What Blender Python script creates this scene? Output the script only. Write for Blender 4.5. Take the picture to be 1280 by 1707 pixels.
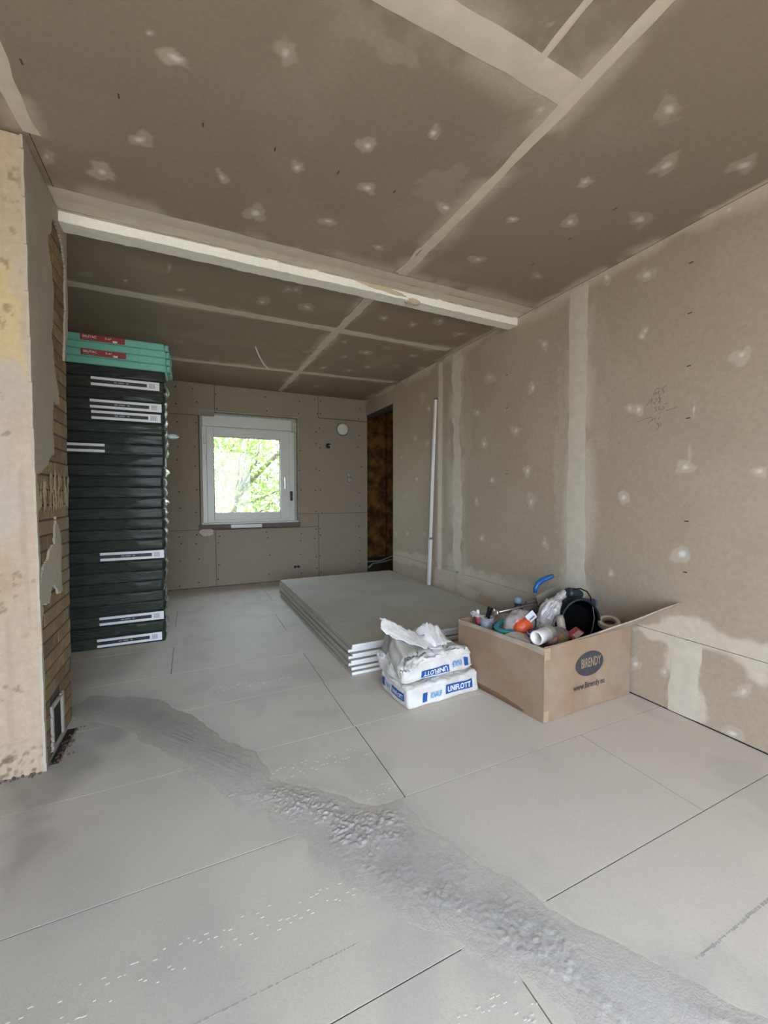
import bpy, bmesh, math, random
import numpy as np
from mathutils import Matrix, Vector

# ------------------------------------------------------------------ scene, camera, light, exposure
for o in list(bpy.data.objects):
    bpy.data.objects.remove(o, do_unlink=True)
S = bpy.context.scene
COL = S.collection
S.view_settings.view_transform = 'Standard'
S.view_settings.look = 'None'
S.view_settings.gamma = 1.0
S.view_settings.use_curve_mapping = False
S.view_settings.exposure = 1.15

H = 2.25            # ceiling height
XR = 2.058          # right wall face
YB = 4.95           # back wall face
YF = -1.3           # front wall (behind the camera)
XL = -2.9          # left wall
CAMZ = 1.0359

def cam_matrix(yaw, pitch, roll):
    cy, sy, cp, sp = math.cos(yaw), math.sin(yaw), math.cos(pitch), math.sin(pitch)
    f = Vector((sy*cp, cy*cp, sp)); r = Vector((cy, -sy, 0)); u = r.cross(f)
    cr, sr = math.cos(roll), math.sin(roll)
    r2 = cr*r + sr*u; u2 = -sr*r + cr*u
    return Matrix(((r2.x, u2.x, -f.x, 0), (r2.y, u2.y, -f.y, 0), (r2.z, u2.z, -f.z, CAMZ), (0, 0, 0, 1)))
cd = bpy.data.cameras.new('camera')
cd.sensor_fit = 'HORIZONTAL'; cd.sensor_width = 36.0; cd.lens = 36.0*684.21/1280.0
cd.clip_start = 0.05; cd.clip_end = 200
cam = bpy.data.objects.new('camera', cd); COL.objects.link(cam)
cam.matrix_world = cam_matrix(.4389, -.0427, -.0007)
S.camera = cam

w = bpy.data.worlds.new('sky'); S.world = w; w.use_nodes = True
nt = w.node_tree; nt.nodes.clear()
wo = nt.nodes.new('ShaderNodeOutputWorld'); bg = nt.nodes.new('ShaderNodeBackground')
sk = nt.nodes.new('ShaderNodeTexSky'); sk.sky_type = 'NISHITA'; sk.sun_disc = False
sk.sun_elevation = math.radians(52); sk.sun_rotation = math.radians(-90)
sk.air_density = 1.0; sk.dust_density = 4.0; sk.ozone_density = 1.0
mixw = nt.nodes.new('ShaderNodeMix'); mixw.data_type = 'RGBA'
mixw.inputs[0].default_value = 0.6; mixw.inputs[7].default_value = (7.7, 9.0, 11.0, 1)   # thin bright overcast over the clear sky
nt.links.new(sk.outputs[0], mixw.inputs[6]); nt.links.new(mixw.outputs[2], bg.inputs[0])
bg.inputs[1].default_value = 0.62
nt.links.new(bg.outputs[0], wo.inputs[0])

def add_sun(name, strength, direction, color):
    l = bpy.data.lights.new(name, 'SUN'); l.energy = strength; l.angle = math.radians(1.0); l.color = color
    o = bpy.data.objects.new(name, l); COL.objects.link(o)
    o.rotation_euler = Vector(direction).to_track_quat('-Z', 'Y').to_euler(); o.location = (-6, 2, 8)
add_sun('sun', 6.0, (0.62, 0.0, -0.78), (1.0, 0.93, 0.82))

def portal(name, loc, rot, sx, sy):
    l = bpy.data.lights.new(name, 'AREA'); l.shape = 'RECTANGLE'; l.size = sx; l.size_y = sy
    l.cycles.is_portal = True
    o = bpy.data.objects.new(name, l); COL.objects.link(o); o.location = loc; o.rotation_euler = rot
# openings of the room (portals only guide sampling, they give no light of their own)
WIN2 = (-1.65, 1.45, 0.0, 2.14)   # glazed terrace opening behind the camera: x0, x1, z0, z1
portal('portal_front', ((WIN2[0]+WIN2[1])/2, YF-.02, (WIN2[2]+WIN2[3])/2), (math.radians(90), 0, 0), WIN2[1]-WIN2[0], WIN2[3]-WIN2[2])
portal('portal_window', (.61, 5.12, 1.26), (math.radians(-90), 0, 0), .78, .9)

# ------------------------------------------------------------------ helpers
rng = np.random.default_rng(7); random.seed(7)
def _h(ix, iy, iz, seed):
    n = (ix.astype(np.int64)*374761393 + iy.astype(np.int64)*668265263 + iz.astype(np.int64)*2147483647 + seed*974634777) & 0xffffffff
    n = ((n ^ (n >> 13))*1274126177) & 0xffffffff
    n = ((n ^ (n >> 16))*2246822519) & 0xffffffff
    return (n ^ (n >> 15)).astype(np.float64)/4294967295.0
def vn(x, y, z=0.0, seed=0):
    x = np.asarray(x, float); y = np.asarray(y, float) + 0*x; z = np.asarray(z, float) + 0*x
    xi, yi, zi = np.floor(x), np.floor(y), np.floor(z)
    fx, fy, fz = x-xi, y-yi, z-zi
    fx, fy, fz = [t*t*(3-2*t) for t in (fx, fy, fz)]
    r = 0
    flat = np.ndim(z) == 0 or not np.any(fz)
    for dz in ((0,) if flat else (0, 1)):
        wz = 1.0 if flat else (fz if dz else 1-fz)
        for dy in (0, 1):
            wy = fy if dy else 1-fy
            for dx in (0, 1):
                wx = fx if dx else 1-fx
                r = r + wx*wy*wz*_h(xi+dx, yi+dy, zi+dz, seed)
    return r
def fbm(x, y, z=0.0, seed=0, octv=4):
    a, s, r = .5, 1.0, 0
    for k in range(octv):
        r = r + a*vn(np.asarray(x)*s, np.asarray(y)*s, np.asarray(z)*s, seed+k*17); a *= .5; s *= 2.03
    return r/(1-.5**octv)
def sstep(a, b, x):
    t = np.clip((x-a)/(b-a), 0, 1); return t*t*(3-2*t)
def polysd(poly, x, y):
    """signed distance to a polygon, positive inside"""
    P = np.array(poly); d = np.full(x.shape, 1e9); ins = np.zeros(x.shape, bool)
    for (ax, ay), (bx_, by_) in zip(P, np.roll(P, -1, 0)):
        ex, ey = bx_-ax, by_-ay; L = ex*ex+ey*ey+1e-12
        t = np.clip(((x-ax)*ex+(y-ay)*ey)/L, 0, 1)
        d = np.minimum(d, np.hypot(x-ax-t*ex, y-ay-t*ey))
        if abs(by_-ay) > 1e-9:
            c = ((ay > y) != (by_ > y)) & (x < ex*(y-ay)/(by_-ay)+ax)
            ins ^= c
    return np.where(ins, d, -d)
def polymask(poly, x, y, feather=.02, wob=.03, scale=14, seed=1):
    n = (fbm(x*scale, y*scale, 0, seed, 3)-.5)*2*wob
    return sstep(-feather, feather, polysd(poly, x, y)+n)
def spots_mask(spots, x, y, seed=3):
    m = np.zeros(x.shape); k_ = np.zeros(x.shape)
    n = (fbm(x*26, y*26, 0, seed, 3)-.5)
    for cx, cy, ax, ay, bx_, by_, it in spots:
        R = 1.7*max(abs(ax)+abs(bx_), abs(ay)+abs(by_))
        s = (abs(x-cx) < R) & (abs(y-cy) < R)
        if not s.any(): continue
        det = ax*by_-bx_*ay
        dx, dy = x[s]-cx, y[s]-cy
        u = (by_*dx-bx_*dy)/det; v = (-ay*dx+ax*dy)/det
        k = (cx*91.7+cy*37.3) % 1.0
        th = np.arctan2(v, u)
        r = np.hypot(u, v)*(.92+.10*np.sin(3*th+k*20)+.07*np.sin(5*th+k*57))+n[s]*1.1
        core = np.hypot(u-(k-.5)*.35, v-(.5-k)*.35)+n[s]*.5
        m[s] = np.maximum(m[s], .62*it*sstep(1.08, .80, r)); k_[s] = np.maximum(k_[s], min(1.0, 1.5*it)*sstep(.52, .10, core)*(it > .3))
    return np.clip(m, 0, 1), np.clip(k_, 0, 1)
def mixc(a, b, m):
    return a*(1-m[..., None]) + np.asarray(b)*m[..., None]
def const(c, shape):
    return np.ones(shape+(1,))*np.asarray(c)

def link(name, me, mat=None, parent=None, loc=None, rot=None):
    o = bpy.data.objects.new(name, me); COL.objects.link(o)
    if mat is not None and me is not None:
        for m in (mat if isinstance(mat, (list, tuple)) else [mat]): me.materials.append(m)
    if parent is not None: o.parent = parent
    if loc is not None: o.location = loc
    if rot is not None: o.rotation_euler = rot
    return o
def tag(o, label=None, cat=None, group=None, kind=None):
    if label: o['label'] = label
    if cat: o['category'] = cat
    if group: o['group'] = group
    if kind: o['kind'] = kind
    return o
def empty(name, loc=(0, 0, 0), rz=0.0):
    o = bpy.data.objects.new(name, None); COL.objects.link(o); o.location = loc; o.rotation_euler = (0, 0, rz)
    o.empty_display_size = .1
    return o
def copy_of(src, parent, loc=None, rot=None):
    c = src.copy(); COL.objects.link(c); c.parent = parent
    if loc is not None: c.location = loc
    if rot is not None: c.rotation_euler = rot
    return c
def mesh_np(name, V, F4=None, F3=None, col=None, smooth=False):
    me = bpy.data.meshes.new(name)
    V = np.asarray(V, np.float32); me.vertices.add(len(V)); me.vertices.foreach_set('co', V.ravel())
    n4 = 0 if F4 is None else len(F4); n3 = 0 if F3 is None else len(F3)
    li = np.concatenate([np.asarray(F4, np.int32).ravel() if n4 else np.zeros(0, np.int32), np.asarray(F3, np.int32).ravel() if n3 else np.zeros(0, np.int32)])
    me.loops.add(len(li)); me.loops.foreach_set('vertex_index', li)
    me.polygons.add(n4+n3)
    st = np.concatenate([np.arange(n4)*4, n4*4+np.arange(n3)*3]).astype(np.int32)
    me.polygons.foreach_set('loop_start', st)
    me.polygons.foreach_set('use_smooth', np.full(n4+n3, smooth))
    me.update(calc_edges=True); me.validate()
    if col is not None:
        a = me.color_attributes.new('Col', 'FLOAT_COLOR', 'POINT')
        c = np.ones((len(V), 4), np.float32); c[:, :3] = col
        a.data.foreach_set('color', c.ravel())
    return me
def grid(name, us, vs, place, mat, parent=None, colf=None, keepf=None, skirt=None, flip=False, smooth=False):
    """surface over u,v; place(U,V)->xyz; keepf picks cells; skirt = vector the rim is turned back by"""
    U, V = np.meshgrid(us, vs, indexing='ij'); nu, nv = U.shape
    P = np.stack(place(U, V), -1).reshape(-1, 3)
    C = colf(U, V).reshape(-1, 3) if colf else None
    idx = np.arange(nu*nv).reshape(nu, nv)
    a, b, c, d = idx[:-1, :-1], idx[1:, :-1], idx[1:, 1:], idx[:-1, 1:]
    keep = np.ones(a.shape, bool) if keepf is None else keepf((U[:-1, :-1]+U[1:, 1:])/2, (V[:-1, :-1]+V[1:, 1:])/2)
    F = np.stack([a, b, c, d], -1)[keep]
    if skirt is not None:
        K = np.pad(keep, 1)
        E = []
        for (p, q, sl) in ((a, b, K[1:-1, :-2]), (b, c, K[2:, 1:-1]), (c, d, K[1:-1, 2:]), (d, a, K[:-2, 1:-1])):
            s = keep & ~sl; E.append(np.stack([p[s], q[s]], -1))
        E = np.concatenate(E); base = len(P)
        P2 = P+np.asarray(skirt); P = np.concatenate([P, P2])
        F = np.concatenate([F, np.stack([E[:, 1], E[:, 0], E[:, 0]+base, E[:, 1]+base], -1)])
        if C is not None: C = np.concatenate([C, C])
    if flip: F = F[:, ::-1]
    used = np.unique(F); remap = np.full(len(P), -1); remap[used] = np.arange(len(used))
    me = mesh_np(name, P[used], remap[F], None, None if C is None else C[used], smooth)
    return link(name, me, mat, parent)
def axis(a, b, fine, f0=None, f1=None, coarse=.12):
    """positions from a to b, fine only between f0 and f1"""
    if f0 is None: return np.linspace(a, b, max(2, int(round((b-a)/fine))+1))
    f0, f1 = max(a, f0), min(b, f1)
    if f1 <= f0: return np.linspace(a, b, max(2, int((b-a)/coarse)+1))
    parts = []
    if f0 > a+1e-6: parts.append(np.linspace(a, f0, max(2, int((f0-a)/coarse)+1))[:-1])
    parts.append(np.linspace(f0, f1, max(2, int(round((f1-f0)/fine))+1)))
    if f1 < b-1e-6: parts.append(np.linspace(f1, b, max(2, int((b-f1)/coarse)+1))[1:])
    return np.concatenate(parts)
def boxes_mesh(name, boxes, bevel=0.0, seg=1):
    """boxes: (x0,x1,y0,y1,z0,z1)"""
    bm = bmesh.new()
    for x0, x1, y0, y1, z0, z1 in boxes:
        r = bmesh.ops.create_cube(bm, size=1.0)
        bmesh.ops.scale(bm, vec=(x1-x0, y1-y0, z1-z0), verts=r['verts'])
        bmesh.ops.translate(bm, vec=((x0+x1)/2, (y0+y1)/2, (z0+z1)/2), verts=r['verts'])
    if bevel > 0:
        bmesh.ops.bevel(bm, geom=bm.edges[:], offset=bevel, segments=seg, affect='EDGES', profile=.5)
    me = bpy.data.meshes.new(name); bm.to_mesh(me); bm.free()
    return me
def tube_mesh(name, pts, rad, n=10, cap=True, smooth=True):
    P = np.array(pts, float); m = len(P); rad = np.full(m, rad) if np.isscalar(rad) else np.array(rad)
    T = np.gradient(P, axis=0); T /= np.linalg.norm(T, axis=1)[:, None]+1e-12
    up = np.array([0, 0, 1.0]) if abs(T[0][2]) < .9 else np.array([1.0, 0, 0])
    V = []; N = np.cross(T[0], up); N /= np.linalg.norm(N)
    for i in range(m):
        N = N-T[i]*(N@T[i]); N /= np.linalg.norm(N); B = np.cross(T[i], N)
        for k in range(n):
            a = 2*math.pi*k/n; V.append(P[i]+rad[i]*(math.cos(a)*N+math.sin(a)*B))
    F = [(i*n+k, i*n+(k+1) % n, (i+1)*n+(k+1) % n, (i+1)*n+k) for i in range(m-1) for k in range(n)]
    F3 = []
    if cap:
        V += [P[0], P[-1]]; c0, c1 = m*n, m*n+1
        F3 = [(c0, (k+1) % n, k) for k in range(n)]+[(c1, (m-1)*n+k, (m-1)*n+(k+1) % n) for k in range(n)]
    me = mesh_np(name, V, F, F3 or None, None, False)
    if smooth:
        s = np.zeros(len(me.polygons), bool); s[:len(F)] = True; me.polygons.foreach_set('use_smooth', s)
    return me
def lathe_mesh(name, prof, n=24, smooth=True):
    """profile (r,z) turned about z; r = 0 closes it"""
    m = len(prof); V = []; F = []
    for r, z in prof:
        for k in range(n):
            a = 2*math.pi*k/n; V.append((r*math.cos(a), r*math.sin(a), z))
    for i in range(m-1):
        for k in range(n): F.append((i*n+k, i*n+(k+1) % n, (i+1)*n+(k+1) % n, (i+1)*n+k))
    me = mesh_np(name, V, F, None, None, smooth)
    bm = bmesh.new(); bm.from_mesh(me); bmesh.ops.remove_doubles(bm, verts=bm.verts[:], dist=1e-5); bm.to_mesh(me); bm.free()
    return me
def blob_mesh(name, rx, ry, rz, amp, scale, seed, sub=4, fold=0.0):
    bm = bmesh.new(); bmesh.ops.create_icosphere(bm, subdivisions=sub, radius=1.0)
    P = np.array([v.co[:] for v in bm.verts]); N = P.copy()
    n = fbm(P[:, 0]*scale+5, P[:, 1]*scale, P[:, 2]*scale, seed, 3)-.5
    r = 1+amp*2*n
    if fold: r = r-fold*np.abs(fbm(P[:, 0]*scale*2.3, P[:, 1]*scale*2.3, P[:, 2]*scale*.8+9, seed+5, 2)-.5)
    Q = N*r[:, None]*np.array([rx, ry, rz])
    for v, q in zip(bm.verts, Q): v.co = q
    for f in bm.faces: f.smooth = True
    me = bpy.data.meshes.new(name); bm.to_mesh(me); bm.free()
    return me
def text_pts(body, size, align='LEFT', extr=0.0, bold=0.0, shear=0.0, width=1.0):
    """flat lettering as (verts2d, faces)"""
    c = bpy.data.curves.new('lettering', 'FONT'); c.body = body; c.size = size; c.align_x = align; c.align_y = 'CENTER'
    c.offset = bold; c.shear = shear; c.resolution_u = 3; c.fill_mode = 'FRONT'
    o = bpy.data.objects.new('lettering', c)
    me = bpy.data.meshes.new_from_object(o)
    V = np.array([v.co[:2] for v in me.vertices]); F = [tuple(p.vertices) for p in me.polygons]
    bpy.data.objects.remove(o); bpy.data.curves.remove(c); bpy.data.meshes.remove(me)
    V[:, 0] *= width
    return V, F
def flat_mesh(name, V2, F, org, ux, uy, deform=None):
    org, ux, uy = map(np.array, (org, ux, uy))
    P = org+V2[:, :1]*ux+V2[:, 1:2]*uy
    if deform is not None: P = deform(P)
    me = bpy.data.meshes.new(name); me.from_pydata([tuple(p) for p in P], [], F); me.update()
    return me
def fit2(VF, w_, h_=None):
    V, F = VF; V = V.copy(); V -= (V.min(0)+V.max(0))/2; sp = V.max(0)-V.min(0)
    V[:, 0] *= w_/sp[0]; V[:, 1] *= (h_/sp[1] if h_ else w_/sp[0])
    return V, F
def rect2(x0, x1, y0, y1, nx=1, ny=1):
    xs = np.linspace(x0, x1, nx+1); ys = np.linspace(y0, y1, ny+1)
    V = np.array([(x, y) for x in xs for y in ys])
    F = [(i*(ny+1)+j, (i+1)*(ny+1)+j, (i+1)*(ny+1)+j+1, i*(ny+1)+j+1) for i in range(nx) for j in range(ny)]
    return V, F
def ellipse2(a, b, n=40):
    V = np.array([(a*math.cos(2*math.pi*k/n), b*math.sin(2*math.pi*k/n)) for k in range(n)])
    return V, [tuple(range(n))]

# ------------------------------------------------------------------ materials
def mat(name, color, rough=.8, var=.12, scale=30., bump=0., bscale=None, metal=0., attr=False, coat=0., stretch=None, spec=.5, trans=0., alpha=1.0, color2=None, c2scale=6., c2w=.12, detail=5):
    m = bpy.data.materials.new(name); m.use_nodes = True; t = m.node_tree; b = t.nodes['Principled BSDF']
    b.inputs['Roughness'].default_value = rough; b.inputs['Metallic'].default_value = metal
    b.inputs['Specular IOR Level'].default_value = spec
    b.inputs['Coat Weight'].default_value = coat; b.inputs['Coat Roughness'].default_value = .12
    b.inputs['Transmission Weight'].default_value = trans
    b.inputs['Alpha'].default_value = alpha
    tc = t.nodes.new('ShaderNodeTexCoord'); mp = t.nodes.new('ShaderNodeMapping')
    t.links.new(tc.outputs['Object'], mp.inputs[0])
    if stretch: mp.inputs['Scale'].default_value = stretch
    n = t.nodes.new('ShaderNodeTexNoise'); n.inputs['Scale'].default_value = scale; n.inputs['Detail'].default_value = detail
    t.links.new(mp.outputs[0], n.inputs[0])
    hsv = t.nodes.new('ShaderNodeMix'); hsv.data_type = 'RGBA'; hsv.blend_type = 'MULTIPLY'; hsv.inputs[0].default_value = 1.0
    ramp = t.nodes.new('ShaderNodeMapRange'); ramp.inputs[1].default_value = .25; ramp.inputs[2].default_value = .75
    ramp.inputs[3].default_value = 1-var; ramp.inputs[4].default_value = 1+var
    t.links.new(n.outputs[0], ramp.inputs[0]); t.links.new(ramp.outputs[0], hsv.inputs[7])
    if attr:
        a = t.nodes.new('ShaderNodeAttribute'); a.attribute_name = 'Col'; t.links.new(a.outputs['Color'], hsv.inputs[6])
    elif color2 is not None:
        n2 = t.nodes.new('ShaderNodeTexNoise'); n2.inputs['Scale'].default_value = c2scale; n2.inputs['Detail'].default_value = 6
        t.links.new(mp.outputs[0], n2.inputs[0])
        r2 = t.nodes.new('ShaderNodeMapRange'); r2.inputs[1].default_value = .5-c2w; r2.inputs[2].default_value = .5+c2w
        t.links.new(n2.outputs[0], r2.inputs[0])
        mx = t.nodes.new('ShaderNodeMix'); mx.data_type = 'RGBA'; mx.inputs[6].default_value = (*color, 1); mx.inputs[7].default_value = (*color2, 1)
        t.links.new(r2.outputs[0], mx.inputs[0]); t.links.new(mx.outputs[2], hsv.inputs[6])
    else:
        hsv.inputs[6].default_value = (*color, 1)
    t.links.new(hsv.outputs[2], b.inputs['Base Color'])
    if bump > 0:
        bn = t.nodes.new('ShaderNodeTexNoise'); bn.inputs['Scale'].default_value = bscale or scale*2; bn.inputs['Detail'].default_value = 4
        t.links.new(mp.outputs[0], bn.inputs[0])
        bp = t.nodes.new('ShaderNodeBump'); bp.inputs['Strength'].default_value = bump; bp.inputs['Distance'].default_value = .01
        t.links.new(bn.outputs[0], bp.inputs['Height']); t.links.new(bp.outputs[0], b.inputs['Normal'])
    return m
M = {}
M['board'] = mat('plasterboard_paper', (1, 1, 1), .92, .07, 60, .04, 300, attr=True, spec=.25)
M['floorboard'] = mat('gypsum_fibre', (1, 1, 1), .55, .05, 120, .05, 260, attr=True, spec=.4)
M['screed'] = mat('grey_levelling_filler', (1, 1, 1), .75, .08, 60, .15, 220, attr=True, spec=.4)
M['plaster'] = mat('old_plaster', (1, 1, 1), .9, .07, 50, .25, 120, attr=True, spec=.3)
M['filler'] = mat('joint_filler', (.60, .535, .43), .9, .08, 18, .04, 160, spec=.25)
M['brick'] = mat('yellow_brick', (.27, .185, .085), .85, .18, 40, .3, 90, color2=(.20, .135, .065), c2scale=14)
M['mortar'] = mat('dark_mortar', (.06, .045, .03), .95, .2, 60, .2)
M['nearblack'] = mat('near_black', (.012, .01, .009), .95, .3, 40)
M['backing'] = mat('wall_core', (.10, .09, .08), .95, .1)
M['wallplain'] = mat('grey_plaster', (.36, .32, .26), .9, .1, 6)
M['walldark'] = mat('dark_low_bounce_wall', (.16, .135, .105), .95, .2, 5, .1, 20)  # kept dark so the left side bounces little light
M['render'] = mat('white_textured_render', (.84, .81, .72), .85, .05, 60, .5, 160)
M['renderpatch'] = mat('beige_filler_patch', (.50, .42, .30), .9, .12, 40, .4, 120)
M['fascia'] = mat('filled_fascia', (.43, .385, .31), .9, .08, 14, .08, 60, color2=(.36, .325, .265), c2scale=4)
M['pvc'] = mat('white_pvc', (.60, .59, .52), .35, .03, 10)
M['metal'] = mat('brushed_metal', (.6, .6, .58), .35, .05, 20, metal=1.0)
M['dark'] = mat('dark_rubber', (.02, .02, .02), .6, .1)
M['wood'] = mat('brown_wood_sill', (.13, .095, .07), .7, .25, 12, .1, stretch=(1, 8, 8))
M['rust'] = mat('brown_old_wall', (.36, .155, .035), .9, .3, 9, .2, 30, color2=(.10, .045, .015), c2scale=5, c2w=.1)

# ------------------------------------------------------------------ measured outlines (plane coordinates, metres)
CEIL_SPOTS=[(-0.075,1.286,0.0100,-0.0050,0.0000,0.0060,0.60),(-0.020,1.331,0.0400,0.0060,-0.0090,0.0210,0.75),(0.263,1.177,0.0270,-0.0120,0.0070,0.0330,0.50),(-0.132,1.668,0.0370,-0.0120,-0.0050,0.0310,0.55),(-0.286,1.905,0.0410,-0.0020,-0.0140,0.0480,0.75),(-0.442,1.893,0.0100,0.0200,-0.0200,0.0300,0.50),(0.134,1.737,0.0230,0.0280,-0.0080,0.0170,0.60),(0.382,1.561,0.0240,-0.0120,0.0070,0.0280,0.60),(0.582,1.366,0.0280,-0.0140,0.0120,0.0270,0.60),(0.659,1.546,0.0360,-0.0030,0.0050,0.0290,0.55),(0.273,1.896,0.0410,-0.0130,0.0040,0.0450,0.60),(0.570,1.809,0.0390,-0.0090,0.0050,0.0240,0.60),(0.854,1.886,0.0290,-0.0130,0.0100,0.0230,0.65),(0.760,1.227,0.0170,-0.0010,0.0060,0.0260,0.55),(0.997,1.516,0.0320,0.0000,0.0090,0.0260,0.70),(0.914,1.416,0.0380,-0.0840,0.0700,0.0490,0.22),(1.409,1.160,0.0100,-0.0230,0.0270,0.0130,0.65),(1.388,0.838,0.0460,-0.0010,0.0240,0.0360,0.40),(1.612,0.978,-0.0060,-0.0550,0.0360,0.0080,0.50),(1.823,1.209,0.0340,-0.0310,0.0530,0.0280,0.40),(1.870,0.855,0.0200,-0.0320,0.0430,0.0120,0.45),(1.306,1.451,0.0270,-0.0120,0.0140,0.0150,0.65),(1.549,1.350,0.0060,-0.0310,0.0380,0.0180,0.55),(1.363,1.768,0.0370,-0.0110,0.0160,0.0230,0.50),(1.768,1.753,0.0330,-0.0160,0.0290,0.0280,0.40),(1.024,1.015,0.0160,-0.0340,0.0310,0.0130,0.35),(0.863,0.825,0.0080,-0.0040,0.0050,0.0050,0.50),(0.934,0.896,0.0080,-0.0040,0.0050,0.0040,0.60),(1.046,0.891,0.0080,-0.0040,0.0060,0.0050,0.60),(0.495,1.052,0.0980,0.0130,-0.0050,0.0240,0.30),(0.418,1.033,0.0600,0.0030,-0.0090,0.0440,0.20),(1.024,1.151,0.0050,-0.0930,0.0360,0.0100,0.22),(0.878,1.738,0.0720,0.0430,-0.0260,0.2360,0.12),(0.542,2.488,0.0250,-0.0120,0.0090,0.0440,0.35),(0.590,2.466,0.0290,-0.0140,0.0100,0.0430,0.35),(0.708,2.668,0.0530,-0.0060,0.0100,0.0530,0.45),(1.225,2.617,0.0350,-0.0020,0.0170,0.0460,0.40),(1.459,2.630,0.0240,-0.0110,0.0260,0.0460,0.40),(1.601,2.496,0.0250,-0.0290,0.0310,0.0410,0.40),(1.861,2.625,0.0420,-0.0330,0.0220,0.0280,0.40),(1.380,3.300,0.0510,-0.0240,0.0230,0.0560,0.55),(1.128,3.143,0.0260,-0.0120,0.0130,0.0370,0.45),(1.026,3.293,0.0440,-0.0210,0.0120,0.0400,0.40),(1.244,3.483,0.0290,-0.0140,0.0130,0.0370,0.40),(1.781,3.197,0.0330,-0.0150,0.0190,0.0350,0.45),(0.911,3.487,0.0370,-0.0180,0.0080,0.0290,0.35),(1.171,3.858,0.0250,-0.0330,0.0150,0.0440,0.50),(1.542,3.644,0.0360,-0.0170,0.0180,0.0430,0.40),(1.428,3.843,0.0430,-0.0200,0.0170,0.0470,0.40),(1.502,3.116,0.0270,-0.0130,0.0190,0.0380,0.30),(2.065,3.503,-0.0030,-0.0820,0.0570,0.0670,0.35),(1.771,3.517,0.0310,-0.0150,0.0250,0.0490,0.30),(1.307,4.542,0.0550,-0.0260,0.0180,0.0630,0.30),(-0.083,2.525,0.0140,-0.0070,-0.0030,0.0540,0.35),(-0.315,2.784,0.0120,-0.0060,-0.0030,0.0230,0.40),(-0.034,2.765,0.0230,-0.0060,-0.0010,0.0250,0.45),(0.435,2.713,0.0440,-0.0010,0.0050,0.0610,0.40),(-0.499,2.793,0.0330,-0.0050,-0.0080,0.0300,0.30),(-0.057,3.696,0.0430,-0.0070,-0.0020,0.0440,0.30),(1.021,2.173,0.0310,-0.0140,0.0230,0.0490,0.25),]
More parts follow.
